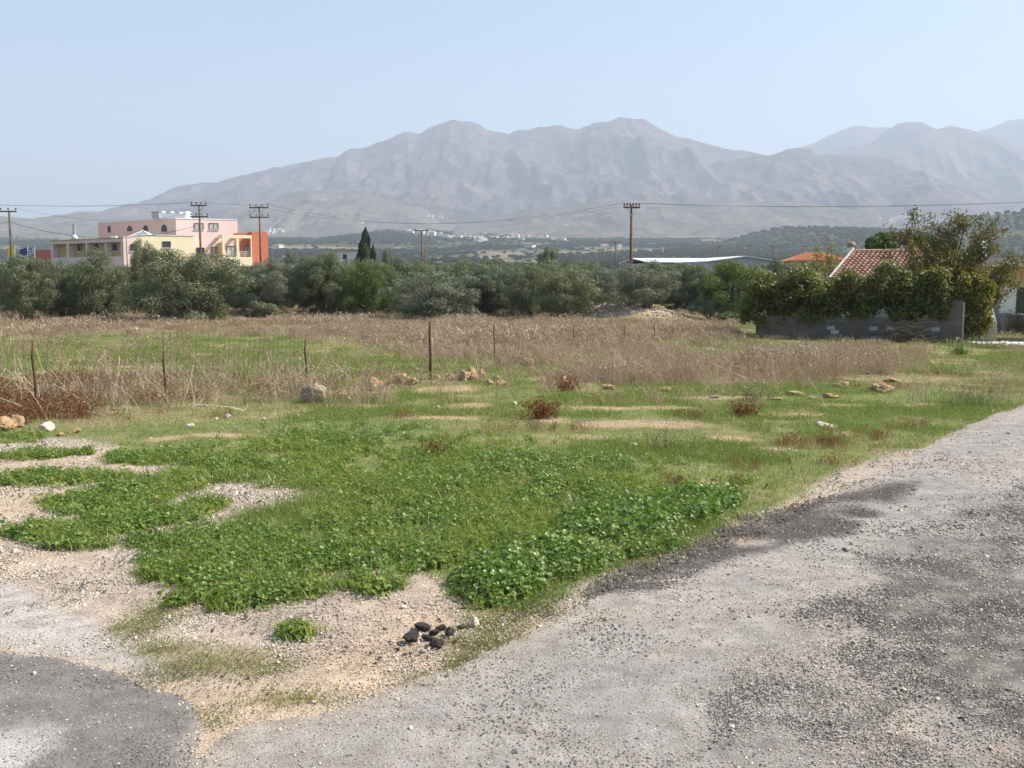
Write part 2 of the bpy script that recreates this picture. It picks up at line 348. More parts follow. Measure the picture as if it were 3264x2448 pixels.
# crumbly relief on the bare earth
GZn = GZ.copy(); GZn[near] += gg * .03 * (fbm(GX[near] * 2.2, GY[near] * 2.2, 3, 33) - .5) - .02 * MM['sd_road'].clip(0, .6) 
def surf_mat(name, speck=(.1, .09, .08), far_dots=False, rough=.95):
    m = bpy.data.materials.new(name); m.use_nodes = True; n = m.node_tree; b = n.nodes['Principled BSDF']
    b.inputs['Roughness'].default_value = rough; b.inputs['Specular IOR Level'].default_value = .15
    at_ = n.nodes.new('ShaderNodeAttribute'); at_.attribute_name = 'Col'
    tc = n.nodes.new('ShaderNodeTexCoord')
    def noise(s, d=5, r=.6):
        q = n.nodes.new('ShaderNodeTexNoise'); q.inputs['Scale'].default_value = s; q.inputs['Detail'].default_value = d; q.inputs['Roughness'].default_value = r
        n.links.new(tc.outputs['Object'], q.inputs['Vector']); return q
    def ramp(src, p0, p1, c0=(0, 0, 0, 1), c1=(1, 1, 1, 1)):
        q = n.nodes.new('ShaderNodeValToRGB'); q.color_ramp.elements[0].position = p0; q.color_ramp.elements[1].position = p1
        q.color_ramp.elements[0].color = c0; q.color_ramp.elements[1].color = c1; n.links.new(src, q.inputs['Fac']); return q
    def mixn(fac, a, bb, mode='MIX'):
        q = n.nodes.new('ShaderNodeMix'); q.data_type = 'RGBA'; q.blend_type = mode
        for s_, v_ in ((q.inputs[0], fac), (q.inputs[6], a), (q.inputs[7], bb)):
            if isinstance(v_, bpy.types.NodeSocket): n.links.new(v_, s_)
            elif isinstance(v_, (int, float)): s_.default_value = v_
            else: s_.default_value = (*v_, 1) if len(v_) == 3 else v_
        return q.outputs[2]
    na = noise(7.0, 8, .7); c = mixn(1.0, at_.outputs['Color'], ramp(na.outputs['Fac'], .25, .75, (.62, .6, .58, 1), (1.32, 1.32, 1.34, 1)).outputs['Color'], 'MULTIPLY')
    nb = noise(95.0, 3, .7)
    c = mixn(1.0, c, ramp(nb.outputs['Fac'], .3, .7, (.72, .7, .68, 1), (1.24, 1.24, 1.24, 1)).outputs['Color'], 'MULTIPLY')
    # dark and pale grains where the surface is stony (attribute alpha)
    vo = n.nodes.new('ShaderNodeTexVoronoi'); vo.inputs['Scale'].default_value = 55; n.links.new(tc.outputs['Object'], vo.inputs['Vector'])
    th = ramp(vo.outputs['Distance'], .22, .34, (1, 1, 1, 1), (0, 0, 0, 1))
    sel = n.nodes.new('ShaderNodeSeparateColor'); n.links.new(vo.outputs['Color'], sel.inputs[0])
    pick = n.nodes.new('ShaderNodeMath'); pick.operation = 'LESS_THAN'; n.links.new(sel.outputs[0], pick.inputs[0])
    pa = n.nodes.new('ShaderNodeMath'); pa.operation = 'MULTIPLY'; pa.inputs[1].default_value = .5; n.links.new(at_.outputs['Alpha'], pa.inputs[0]); n.links.new(pa.outputs[0], pick.inputs[1])
    fm = n.nodes.new('ShaderNodeMath'); fm.operation = 'MULTIPLY'; n.links.new(th.outputs['Color'], fm.inputs[0]); n.links.new(pick.outputs[0], fm.inputs[1])
    c = mixn(fm.outputs[0], c, speck)
    pick2 = n.nodes.new('ShaderNodeMath'); pick2.operation = 'LESS_THAN'; n.links.new(sel.outputs[1], pick2.inputs[0])
    pb = n.nodes.new('ShaderNodeMath'); pb.operation = 'MULTIPLY'; pb.inputs[1].default_value = .10; n.links.new(at_.outputs['Alpha'], pb.inputs[0]); n.links.new(pb.outputs[0], pick2.inputs[1])
    fm2 = n.nodes.new('ShaderNodeMath'); fm2.operation = 'MULTIPLY'; n.links.new(th.outputs['Color'], fm2.inputs[0]); n.links.new(pick2.outputs[0], fm2.inputs[1])
    c = mixn(fm2.outputs[0], c, (.42, .40, .37))
    if far_dots:
        v2 = n.nodes.new('ShaderNodeTexVoronoi'); v2.inputs['Scale'].default_value = .085; n.links.new(tc.outputs['Object'], v2.inputs['Vector'])
        cd = n.nodes.new('ShaderNodeSeparateXYZ'); n.links.new(tc.outputs['Object'], cd.inputs[0])
        fr = n.nodes.new('ShaderNodeMapRange'); fr.inputs[1].default_value = 900; fr.inputs[2].default_value = 1500; fr.inputs[4].default_value = .8; n.links.new(cd.outputs['Y'], fr.inputs[0])
        dd = ramp(v2.outputs['Distance'], .25, .5, (1, 1, 1, 1), (0, 0, 0, 1))
        fq = n.nodes.new('ShaderNodeMath'); fq.operation = 'MULTIPLY'; n.links.new(dd.outputs['Color'], fq.inputs[0]); n.links.new(fr.outputs[0], fq.inputs[1])
        c = mixn(fq.outputs[0], c, (.045, .056, .03))
    n.links.new(c, b.inputs['Base Color'])
    bp = n.nodes.new('ShaderNodeBump'); bp.inputs['Strength'].default_value = .55; bp.inputs['Distance'].default_value = .012
    n.links.new(nb.outputs['Fac'], bp.inputs['Height'])
    bp2 = n.nodes.new('ShaderNodeBump'); bp2.inputs['Strength'].default_value = .5; bp2.inputs['Distance'].default_value = .008
    n.links.new(th.outputs['Color'], bp2.inputs['Height']); n.links.new(bp.outputs['Normal'], bp2.inputs['Normal'])
    n.links.new(bp2.outputs['Normal'], b.inputs['Normal'])
    return m
def set_col(me, C):
    a = me.color_attributes.new('Col', 'FLOAT_COLOR', 'POINT'); a.data.foreach_set('color', np.ascontiguousarray(C, dtype=np.float32).ravel())
me = np_mesh('ground', np.stack([GX, GY, GZn], -1).reshape(-1, 3), FQ, True); set_col(me, Cg.reshape(-1, 4))
ground = tag(link('ground', me, mats=surf_mat('ground earth', (.13, .11, .09), True)), kind='structure')

# ------------------------------------------------------------------ the old asphalt road: a worn sheet whose broken edge runs out under the gravel
ry = np.array(axis(-6.0, 2.0, .25, 0) + axis(2.25, 34, .04, .012)); rx = np.array(axis(-9, -6, .15, 0) + axis(-5.85, 9, .06, 0) + axis(9.1, 34, .2, 0))
RX, RY = np.meshgrid(rx, ry); MR = land(RX, RY); sdr = MR['sd_road']
keep = sdr > -.35
n2 = fbm(RX * 2.4, RY * 2.4, 4, 161); n1 = fbm(RX * .6, RY * .6, 4, 151); n3 = fbm(RX * .9, RY * .9, 4, 155)
c = np.zeros(RX.shape + (3,)) + np.array([.275, .259, .24])
c = mixc(c, sstep(.45, .7, n1) * .6, [.31, .285, .255]); c = mixc(c, sstep(.5, .72, n2) * .4, [.20, .19, .18])
c = mixc(c, sstep(.25, -.1, sdr) * .7, [.40, .33, .25])
lean = sstep(.35, .62, n3 * .55 + .45 * n2)
c = mixc(c, MR['tar'] * sstep(.2, .45, n2) * .95, [.06, .05, .046])
fine = sstep(.42, .58, fbm(RX * 9, RY * 9, 4, 177)); broad = sstep(.36, .6, n3)
c = mixc(c, MR['coarse'] * (.25 + .75 * broad) * (.4 + .6 * fine) * .95, [.11, .10, .09])
c = mixc(c, np.clip(MR['dusty'], 0, 1) * .55 * sstep(.3, .6, fbm(RX * 3, RY * 3, 3, 173)), [.37, .31, .24])
c = mixc(c, MR['side'] * (1 - MR['road']), [.16, .15, .142]); c = mixc(c, MR['side'] * (1 - MR['road']) * sstep(.5, .7, n1) * .4, [.19, .182, .175])
c = mixc(c, MR['white'] * .85, [.36, .355, .35])
Rz = gz(RX, RY) + .014 - .35 * np.clip(.05 - sdr, 0, 1) + .012 * (n2 - .5)
alpha = np.clip(  .3 + .8 * MR['tar'] + .7 * MR['coarse'], 0, 1)
CR = np.concatenate([c, alpha[..., None]], -1)
ids = np.full(RX.shape, -1); ids[keep] = np.arange(keep.sum())
q = np.stack([ids[:-1, :-1], ids[:-1, 1:], ids[1:, 1:], ids[1:, :-1]], -1).reshape(-1, 4); q = q[(q >= 0).all(1)]
me = np_mesh('road', np.stack([RX, RY, Rz], -1)[keep], q, True); set_col(me, CR[keep])
road = tag(link('road', me, mats=surf_mat('worn asphalt', (.075, .07, .066), rough=.88)), kind='structure')

# ------------------------------------------------------------------ hills and mountains
class Ridge:
    def __init__(s, prof, D, D0, back, seed, spur=.16, pw=1.25, foot=None, lam=900., rough=.02):
        P = [at(u, v, D) for u, v in prof]; s.px = np.array([p.x for p in P]); s.pz = np.array([p.z for p in P])
        s.D, s.D0, s.back, s.seed, s.spur, s.pw, s.lam, s.rough = D, D0, back, seed, spur, pw, lam, rough
        s.f0 = float(np.interp(D0, _PY, _PZ)) - 1.4 - 6
        s.x0, s.x1 = s.px[0], s.px[-1]
    def h(s, x, y):
        t = (y - s.D0) / (s.D - s.D0)
        wob = s.lam * .5 * (fbm(x / s.lam * .6, y / s.lam * .6, 3, s.seed + 70) - .5) * np.clip(1 - t, 0, 1)
        zr = np.interp(x + wob, s.px, s.pz)
        end = np.minimum(sstep(s.x0 - 50, s.x0 + .06 * (s.x1 - s.x0), x), sstep(s.x1 + 50, s.x1 - .03 * (s.x1 - s.x0), x))
        H = np.maximum(zr - s.f0, 0)
        up = np.clip(t, 0, 1); dn = np.clip((y - s.D) / s.back, 0, 1)
        shape = np.where(t <= 1, up ** s.pw, 1 - .9 * dn ** 1.2)
        g = ridged(x / s.lam + .35 * fbm(x / s.lam, y / s.lam, 2, s.seed), y / s.lam * .45 + 3.1, 4, s.seed) - .62
        g2 = fbm(x / s.lam * 3.3, y / s.lam * 3.3, 4, s.seed + 5) - .5
        mid = np.clip(t, 0, 1) * np.clip(1.04 - t, 0, 1) * 4
        g3 = ridged(x / s.lam * 3.1 + .5 * g, y / s.lam * 1.3, 4, s.seed + 9) - .6
        z = s.f0 + H * shape + H * mid * (s.spur * g * 1.15 + s.spur * .7 * g3 + s.spur * .4 * g2) + H * s.rough * (fbm(x / s.lam * 7, y / s.lam * 7, 4, s.seed + 15, .6) - .5) * np.clip(t * 1.5, 0, 1)
        return np.where((t > 0), z, -500.) * 1.0 - (1 - end) * 0.0
    def build(s, name, m, nx, ny):
        x = np.linspace(s.x0, s.x1, nx); k = max(6, int(ny * .16)); y = np.concatenate([np.linspace(s.D0 + 1, s.D, ny - k), np.linspace(s.D, s.D + s.back, k + 1)[1:]])
        X, Y = np.meshgrid(x, y); Z = s.h(X, Y)
        ii = np.arange(nx * ny).reshape(ny, nx); Fq = np.stack([ii[:-1, :-1], ii[:-1, 1:], ii[1:, 1:], ii[1:, :-1]], -1).reshape(-1, 4)
        return tag(link(name, np_mesh(name, np.stack([X, Y, Z], -1).reshape(-1, 3), Fq, True), mats=m), kind='structure')
def mountain_mat(name, rock, scrub, pale, s=.004):
    m = bpy.data.materials.new(name); m.use_nodes = True; n = m.node_tree; b = n.nodes['Principled BSDF']; b.inputs['Roughness'].default_value = 1; b.inputs['Specular IOR Level'].default_value = 0
    tc = n.nodes.new('ShaderNodeTexCoord')
    def nz(sc, d=6, r=.6):
        q = n.nodes.new('ShaderNodeTexNoise'); q.inputs['Scale'].default_value = sc; q.inputs['Detail'].default_value = d; q.inputs['Roughness'].default_value = r
        n.links.new(tc.outputs['Object'], q.inputs['Vector']); return q
    def rp(src, a, bb):
        q = n.nodes.new('ShaderNodeValToRGB'); q.color_ramp.elements[0].position = a; q.color_ramp.elements[1].position = bb; n.links.new(src, q.inputs['Fac']); return q.outputs['Color']
    def mx(f, a, bb):
        q = n.nodes.new('ShaderNodeMix'); q.data_type = 'RGBA'; n.links.new(f, q.inputs[0])
        for so, va in ((q.inputs[6], a), (q.inputs[7], bb)):
            if isinstance(va, tuple): so.default_value = (*va, 1)
            else: n.links.new(va, so)
        return q.outputs[2]
    c = mx(rp(nz(s, 8, .65).outputs['Fac'], .42, .62), rock, scrub)
    c = mx(rp(nz(s * 5, 10, .75).outputs['Fac'], .46, .6), c, tuple(v * .62 for v in scrub))
    c = mx(rp(nz(s * 1.7, 8, .7).outputs['Fac'], .60, .72), c, pale)
    n.links.new(c, b.inputs['Base Color'])
    bp = n.nodes.new('ShaderNodeBump'); bp.inputs['Strength'].default_value = .5; bp.inputs['Distance'].default_value = .09 / s
    n.links.new(nz(s * 3.2, 10, .68).outputs['Fac'], bp.inputs['Height']); n.links.new(bp.outputs['Normal'], b.inputs['Normal'])
    return m
M_rock = mountain_mat('mountain rock', (.145, .112, .10), (.072, .062, .058), (.23, .18, .15), .0022)
M_foot = mountain_mat('foothill scrub', (.16, .13, .105), (.09, .085, .06), (.26, .20, .145), .004)
M_hill = mountain_mat('hill olive soil', (.09, .095, .05), (.065, .075, .04), (.28, .21, .14), .007)
RA = Ridge([(180, 700), (300, 712), (400, 690), (465, 646), (516, 621), (577, 589), (630, 586), (690, 581), (747, 565), (783, 560), (848, 542), (942, 523), (1015, 503), (1080, 495), (1116, 469), (1167, 469), (1217, 451),
            (1268, 422), (1305, 420), (1340, 422), (1398, 393), (1449, 377), (1499, 382), (1557, 408), (1622, 426), (1666, 408), (1710, 402), (1767, 401), (1800, 406), (1846, 414), (1899, 398), (1952, 388), (2005, 376), (2045, 380), (2091, 406), (2151, 435),
            (2263, 466), (2396, 489), (2480, 500), (2700, 540), (2900, 600)], 6500, 4200, 1900, 11, .28, 1.15, lam=880, rough=.055)
RB = Ridge([(1900, 690), (2051, 621), (2131, 585), (2230, 542), (2290, 512), (2396, 497), (2468, 490), (2510, 477), (2535, 470), (2588, 472), (2614, 490), (2693, 492), (2760, 499), (2826, 512), (2925, 548), (3050, 590), (3200, 630), (3400, 680)], 5600, 3900, 1200, 23, .29, 1.2, lam=620, rough=.045)
RC = Ridge([(2500, 560), (2614, 500), (2713, 468), (2740, 474), (2793, 446), (2832, 413), (2866, 393), (2892, 386), (2938, 391), (2985, 410), (3031, 405), (3077, 416), (3124, 436), (3177, 446), (3223, 463), (3264, 492), (3330, 520), (3500, 600)], 7300, 5200, 1900, 37, .27, 1.2, lam=760, rough=.04)
RD = Ridge([(2440, 520), (2554, 469), (2594, 459), (2647, 433), (2700, 410), (2733, 401), (2793, 408), (2826, 406), (2900, 420), (3000, 440), (3060, 440), (3110, 423), (3157, 413), (3210, 390), (3256, 383), (3330, 390), (3500, 450)], 8600, 7200, 1500, 43, .2, 1.2, lam=900, rough=.015)
RE = Ridge([(-500, 660), (-300, 675), (0, 689), (62, 694), (116, 698), (146, 694), (187, 685), (229, 682), (266, 689), (300, 702), (354, 689), (395, 689), (440, 690), (520, 705), (640, 720), (760, 730)], 4700, 3400, 1000, 53, .24, 1.2, lam=420, rough=.03)
RF = Ridge([(700, 715), (850, 650), (905, 618), (960, 606), (1030, 610), (1100, 625), (1170, 622), (1240, 640), (1330, 660), (1420, 690), (1480, 700)], 4600, 3600, 800, 59, .22, 1.1, lam=420, rough=.03)
RG = Ridge([(1460, 715), (1580, 690), (1680, 666), (1760, 662), (1840, 655), (1890, 636), (1950, 629), (2010, 632), (2080, 640), (2130, 652), (2220, 640), (2320, 636), (2420, 645), (2520, 640), (2620, 655), (2760, 680), (2900, 700), (3300, 720)], 4200, 3200, 800, 61, .23, 1.1, lam=420, rough=.03)
RV = Ridge([(780, 820), (860, 800), (950, 776), (1050, 758), (1150, 746), (1250, 735), (1320, 732), (1420, 741), (1500, 747), (1600, 752), (1700, 758), (1780, 768), (1900, 782), (2050, 795), (2250, 812)], 2600, 1500, 500, 67, .06, 1.0, lam=300, rough=.02)
RR = Ridge([(2080, 815), (2200, 795), (2300, 775), (2430, 741), (2480, 727), (2600, 727), (2720, 732), (2850, 735), (2950, 740), (3264, 745), (3600, 750)], 2000, 1150, 500, 71, .06, 1.0, lam=260, rough=.02)
RS = Ridge([(2780, 800), (2900, 752), (2980, 722), (3080, 697), (3180, 685), (3264, 675), (3500, 640), (3900, 600)], 1700, 900, 500, 73, .07, 1.05, lam=220, rough=.02)
for Rg, nm, mm, a, b in ((RA, 'mountain', M_rock, 620, 230), (RB, 'mountain', M_rock, 320, 130), (RC, 'mountain', M_rock, 260, 100), (RD, 'mountain', M_rock, 160, 50), (RE, 'hill', M_foot, 300, 80), (RF, 'hill', M_foot, 220, 70), (RG, 'hill', M_foot, 320, 80),
                         (RV, 'hill', M_hill, 240, 80), (RR, 'hill', M_hill, 200, 80), (RS, 'hill', M_hill, 160, 70)):
    Rg.build(nm, mm, a, b)
ALLR = [RA, RB, RE, RF, RG, RV, RR, RS]
def tz(x, y):
    z = gz(x, y); x = np.asarray(x, float); y = np.asarray(y, float)
    for r in ALLR:
        ok = (x > r.x0) & (x < r.x1) & (y > r.D0 + 1) & (y < r.D + r.back)
        z = np.where(ok, np.maximum(z, r.h(x, y)), z)
    return z
def thit(u, v, t0=300., t1=14000.):
    a, b, c = ray(u, v); t = np.geomspace(t0, t1, 1500)
    under = np.nonzero(CAMZ + c * t < tz(a * t, b * t))[0]
    k = under[0] if len(under) else len(t) - 1
    return Vector((a * t[k], b * t[k], float(tz(a * t[k], b * t[k]))))

# ------------------------------------------------------------------ the haze of the plain
hz = MB().box((0, 5000, 688), (20000, 13000, 1400)).build('haze', None)
hm = bpy.data.materials.new('haze air'); hm.use_nodes = True; hn = hm.node_tree; hn.nodes.clear()
pv = hn.nodes.new('ShaderNodeVolumePrincipled'); pv.inputs['Color'].default_value = (.72, .84, 1.0, 1); pv.inputs['Density'].default_value = 1.7e-4; pv.inputs['Anisotropy'].default_value = .1
ho = hn.nodes.new('ShaderNodeOutputMaterial'); hn.links.new(pv.outputs[0], ho.inputs['Volume']); hz.data.materials.append(hm)
tag(hz, 'pale summer haze lying over the whole plain', 'haze', kind='stuff')

# ================================================================== the guest house across the grove
M_pink = mat('pink render', (.80, .62, .56), .9, .05, 1.2); M_cream = mat('cream render', (.84, .74, .50), .9, .05, 1.2)
M_red = mat('red render', (.58, .18, .11), .9, .08, 1.2); M_ochre = mat('ochre render', (.52, .38, .17), .9, .06, 1.2)
M_glass = glass_mat('window glass'); M_frame = mat('dark window frame', (.09, .06, .045), .5, .1); M_white = mat('white paint', (.78, .77, .74), .6, .06, 5)
M_steel = mat('galvanised steel', (.42, .44, .45), .4, .15, 10, metal=.6); M_curt = mat('curtain', (.45, .45, .43), .9, .2, 30)
e1 = Vector((.87, .5, 0)).normalized(); e2 = Vector((-.78, .63, 0)).normalized()
n1 = Vector((e1.y, -e1.x, 0)); n2 = Vector((-e2.y, e2.x, 0))     # outward: n1 towards camera-right, n2 towards camera-left
if n2.y > 0: n2 = -n2
def col_on(P, e, u):
    """point on the line P + e*t that shows in picture column u"""
    k = (u - CX) / F * (cp * 1.0)
    a, b, c = ray(u, HOR); k = a / b
    t = (k * P.y - P.x) / (e.x - k * e.y); return P + e * t
GB = -2.4
hb = thing('guest_house', (-64, 170, GB), 'large pink cream and red stuccoed building with arched windows behind the olive trees', 'building')
O = Vector((-64, 170, GB))
def prism_part(name, pts, z0, z1, m): return MB().prism([(p.x - O.x, p.y - O.y) for p in pts], z0 - GB, z1 - GB).build(name, m, hb)
def wall_window(P, e, nrm, u0, u1, v0, v1, arched=False, m=M_frame, curtain=False):
    """window set in a wall face through P along e; from picture columns/rows of its edges"""
    A = col_on(P, e, u0); B = col_on(P, e, u1); D = (A.y + B.y) / 2
    zt = at(u0, v0, D).z; zb = at(u0, v1, D).z; wd = (B - A).length; ht = zt - zb; c = (A + B) / 2
    X = e; Zv = Vector((0, 0, 1)); base = Vector((c.x, c.y, zb)) - O
    def outline(k, dz=0):
        hw = wd / 2 - k; pts = [(-hw, k)]
        pts.append((hw, k))
        if arched:
            r = hw; y0 = ht - k - r
            pts += [(r * math.cos(q), y0 + r * math.sin(q)) for q in np.linspace(0, math.pi, 9)]
        else: pts += [(hw, ht - k), (-hw, ht - k)]
        return pts
    o = outline(0); i = outline(.1); n = len(o); d = .08
    def P3(p, off): q = base + X * p[0] + Zv * p[1] + nrm * off; return q
    fr = MB(); vs = [P3(p, .02) for p in o] + [P3(p, .02 + d) for p in o] + [P3(p, .02) for p in i] + [P3(p, .02 + d) for p in i]
    fs = []
    for k in range(n):
        j = (k + 1) % n
        fs += [(k, j, n + j, n + k), (n + k, n + j, 3 * n + j, 3 * n + k), (3 * n + k, 3 * n + j, 2 * n + j, 2 * n + k)]
    fr.add(vs, fs)
    w_ = fr.build('window', m, hb)
    pn = MB(); pn.add([P3(p, .03) for p in i] + [P3(p, .012) for p in i], [tuple(range(n))] + [(k, (k + 1) % n, n + (k + 1) % n, n + k) for k in range(n)])
    pn.build('pane', M_curt if curtain else M_glass, w_)
    mu = MB(); q = P3((0, ht * .45), .06)
    mu.add([P3(p, f) for f in (.032, .07) for p in ((-.04, .1), (.04, .1), (.04, ht - .12), (-.04, ht - .12))], [(0, 1, 2, 3), (4, 5, 6, 7), (0, 1, 5, 4), (1, 2, 6, 5), (2, 3, 7, 6), (3, 0, 4, 7)]); mu.build('mullion', m, w_)
    MB().add([P3(p, f) for f in (.0, .16) for p in ((-wd / 2 - .1, -.1), (wd / 2 + .1, -.1), (wd / 2 + .1, -.02), (-wd / 2 - .1, -.02))], [(0, 1, 2, 3), (4, 5, 6, 7), (0, 1, 5, 4), (1, 2, 6, 5), (2, 3, 7, 6), (3, 0, 4, 7)]).build('sill', M_white, w_)
    return w_
# tall pink block
C0 = at(560, 697, 185); C0z = C0.z; C0 = Vector((C0.x, C0.y, 0)); C1 = col_on(C0, e1, 762); CL = col_on(C0, e2, 320); Cb = CL + (C1 - C0)
prism_part('tall_block', [C0, C1, Cb, CL], GB, C0z, M_pink)
prism_part('parapet', [C0 + n1 * .06 + n2 * .06, C1 + n1 * .06, Cb, CL + n2 * .06], C0z + .004, C0z + .16, M_white)
for u0, u1, v0, v1 in ((624, 654, 711, 731), (671, 701, 711, 731)): wall_window(C0, e1, n1, u0, u1, v0, v1, curtain=True)
for u0, u1, v0, v1 in ((412, 428, 720, 737), (463, 478, 718, 737), (521, 538, 716, 739)): wall_window(C0, e2, n2, u1, u0, v0, v1, True)
wall_window(C0, e2, n2, 359, 351, 721, 741)
# lower wing with arched bays: a framed front with fins and recessed ochre bays
L0 = at(392, 759, 168); Lz = L0.z; L0 = Vector((L0.x, L0.y, 0)); LL = col_on(L0, e2, 166)
dep = n2 * 1.1
prism_part('arcade_wall', [L0 - dep, LL - dep, LL - dep - n2 * 9, L0 - dep - n2 * 9], GB, Lz - .05, M_ochre)
prism_part('arcade_lintel', [L0, LL, LL - dep * .995, L0 - dep * .995], at(392, 770, 168).z, Lz, M_pink)
prism_part('arcade_base', [L0, LL, LL - dep * .99, L0 - dep * .99], GB, at(280, 818, 172).z, M_pink)
for ua, ub in ((166, 172), (216, 222), (277, 281), (338, 341), (389, 392)):
    A = col_on(L0, e2, ua); B = col_on(L0, e2, ub)
    prism_part('fin', [B - n2 * .01, A - n2 * .01, A - dep * .98, B - dep * .98], at(280, 818, 172).z + .004, at(392, 770, 168).z - .004, M_pink)
for u in (259, 312, 371): wall_window(L0 - dep, e2, n2, u + 7, u - 7, 776, 800, True)
prism_part('roof_slab', [L0 + n2 * .1, LL + n2 * .1, LL - n2 * 10, L0 - n2 * 10], Lz + .004, Lz + .12, M_ochre)
# cream front block
cz = at(455, 748, 168).z; S0 = L0; Se = col_on(L0, e1, 622)
prism_part('end_bay', [S0 + n1 * .01, col_on(S0, e1, 452), col_on(S0, e1, 452) - n1 * 8, S0 - n1 * 7], GB, Lz + .3, M_pink)
prism_part('cream_block', [col_on(S0, e1, 452.5), Se, Se - n1 * 10, col_on(S0, e1, 452.5) - n1 * 10], GB, cz, M_cream)
wall_window(S0 + n1 * .01, e1, n1, 418, 436, 776, 800, True); wall_window(S0, e1, n1, 522, 548, 769, 789)
prism_part('roof_edge', [col_on(S0, e1, 452) + n1 * .08, Se + n1 * .08, Se - n1 * 10, col_on(S0, e1, 452) - n1 * 10], cz + .004, cz + .12, M_white)
# pink link and loggia
K0 = col_on(S0 - n1 * 3, e1, 600); K1 = col_on(K0, e1, 764)
prism_part('link_block', [K0, K1, K1 - n1 * 6, K0 - n1 * 6], GB, at(640, 752, 172).z, M_pink)
wall_window(K0, e1, n1, 628, 654, 789, 822); wall_window(K0, e1, n1, 676, 704, 787, 822, curtain=True); wall_window(K0, e1, n1, 724, 754, 784, 818, curtain=True)
F0 = col_on(K0 + n1 * 3.4, e1, 712); F1 = col_on(F0, e1, 806); Fd = F0.y
zt, zb, zf = at(712, 748, Fd).z, at(712, 848, Fd).z, at(712, 818, Fd).z
prism_part('balcony', [F0, F1, F1 - n1 * 3.3, F0 - n1 * 3.3], zb, zf, M_cream)
prism_part('balcony_base', [F0 - n1 * .6 + e1 * .5, F1 - n1 * .6 - e1 * .4, F1 - n1 * 3.3, F0 - n1 * 3.3], GB, zb - .004, M_ochre)
prism_part('frame_beam', [F0, F1, F1 - n1 * .5, F0 - n1 * .5], at(712, 758, Fd).z, zt, M_cream)
for ua, ub in ((712, 719), (757, 765), (803, 806)):
    A = col_on(F0, e1, ua); B = col_on(F0, e1, ub); prism_part('column', [A + n1 * .003, B + n1 * .003, B - n1 * .5, A - n1 * .5], zf + .004, at(712, 758, Fd).z - .004, M_cream)
prism_part('side_wall', [F0 - n1 * .51, F0 - n1 * .51 + e1 * .3, F0 - n1 * 3.3 + e1 * .3, F0 - n1 * 3.3], zf + .004, at(712, 772, Fd).z, M_ochre)  # shaded left face of the yellow balcony, shade put in as ochre
for k in range(2):
    A = F0 if k == 0 else col_on(F0, e1, 760)
    prism_part('side_beam', [A - n1 * .51, A - n1 * .51 + e1 * .4, A - n1 * 3.35 + e1 * .4, A - n1 * 3.35], zt - .5, zt - .003, M_cream)
for ua, ub in ((719, 757), (765, 803)):
    A = col_on(F0, e1, ua) - n1 * .25; B = col_on(F0, e1, ub) - n1 * .25; rl = MB()
    for h in (.3, .6, .9): rl.tube([A - O + Vector((0, 0, zf - 0 + h)), B - O + Vector((0, 0, zf + h))], .035, 6)
    for f in (0.05, .5, .95): p = A.lerp(B, f) - O; rl.tube([p + Vector((0, 0, zf)), p + Vector((0, 0, zf + .92))], .03, 6)
    rl.build('railing', M_white, hb)
E0 = col_on(F0 - n1 * .9, e1, 807.5); E1 = col_on(E0, e1, 857)
prism_part('red_block', [E0, E1, E1 - n1 * 8, E0 - n1 * 8], GB, at(807, 739, E0.y).z, M_red)
W0 = col_on(K0 + n1 * .4, e1, 766)
prism_part('red_wall', [W0, col_on(W0, e1, 808), col_on(W0, e1, 808) - n1 * 4, W0 - n1 * 4], GB, at(780, 742, W0.y).z, M_red)
wall_window(W0, e1, n1, 781, 799, 783, 812, curtain=True)
LR = LL + e2 * 1.5 - n2 * 3
prism_part('red_annex', [LR, LR + e2 * 11, LR + e2 * 11 - n2 * 6, LR - n2 * 6], GB, at(150, 791, 178).z, M_red)
# things on the roofs
def roof_pt(u, D, z): p = at(u, 700, D); return Vector((p.x, p.y, z))
M_panel = mat('solar collector', (.20, .23, .26), .5, .1)
for i, (u, D) in enumerate(((520, 190), (548, 191), (576, 192))):
    t = thing('solar_water_heater', roof_pt(u, D, C0z + .165), 'tilted solar collector with its tank on the pink roof', 'solar heater', 'solar heaters on the pink roof', rz=math.atan2(e1.y, e1.x))
    MB().add([(-.85, -.9, .15), (.85, -.9, .15), (.85, .9, 1.15), (-.85, .9, 1.15), (-.85, -.9, .23), (.85, -.9, .23), (.85, .9, 1.23), (-.85, .9, 1.23)], [(3, 2, 1, 0), (4, 5, 6, 7), (0, 1, 5, 4), (1, 2, 6, 5), (2, 3, 7, 6), (3, 0, 4, 7)]).build('collector', M_panel, t)
    MB().tube([(-.8, 1.15, 1.3), (.8, 1.15, 1.3)], .26, 12).build('tank', M_steel, t, True)
    fr = MB()
    for sx in (-.8, .8): fr.tube([(sx, -.88, 0), (sx, -.88, .16)], .03, 5).tube([(sx, .88, 0), (sx, .88, 1.15)], .03, 5).tube([(sx, -.88, .02), (sx, 1.15, .02)], .025, 5).tube([(sx, 1.15, 0), (sx, 1.15, 1.1)], .03, 5)
    fr.build('rack', M_steel, t)
t = thing('water_tank', roof_pt(598, 190, C0z + .165), 'small white cylindrical tank on the pink roof', 'tank')
MB().tube([(0, 0, 0), (0, 0, .1), (0, 0, 1.2), (0, 0, 1.45)], [.6, .68, .68, .3], 14).build('tank_body', M_white, t, True); MB().tube([(0, 0, 1.451), (0, 0, 1.58)], .16, 10).build('lid', M_frame, t)
t = thing('water_tank', roof_pt(499, 188, C0z + .165), 'grey boxy tank beside the solar collectors', 'tank')
MB().box((0, 0, .6), (1.3, 1.1, 1.1)).build('tank_body', M_steel, t); MB().box((0, 0, 1.2), (1.4, 1.2, .09)).build('lid', M_frame, t)
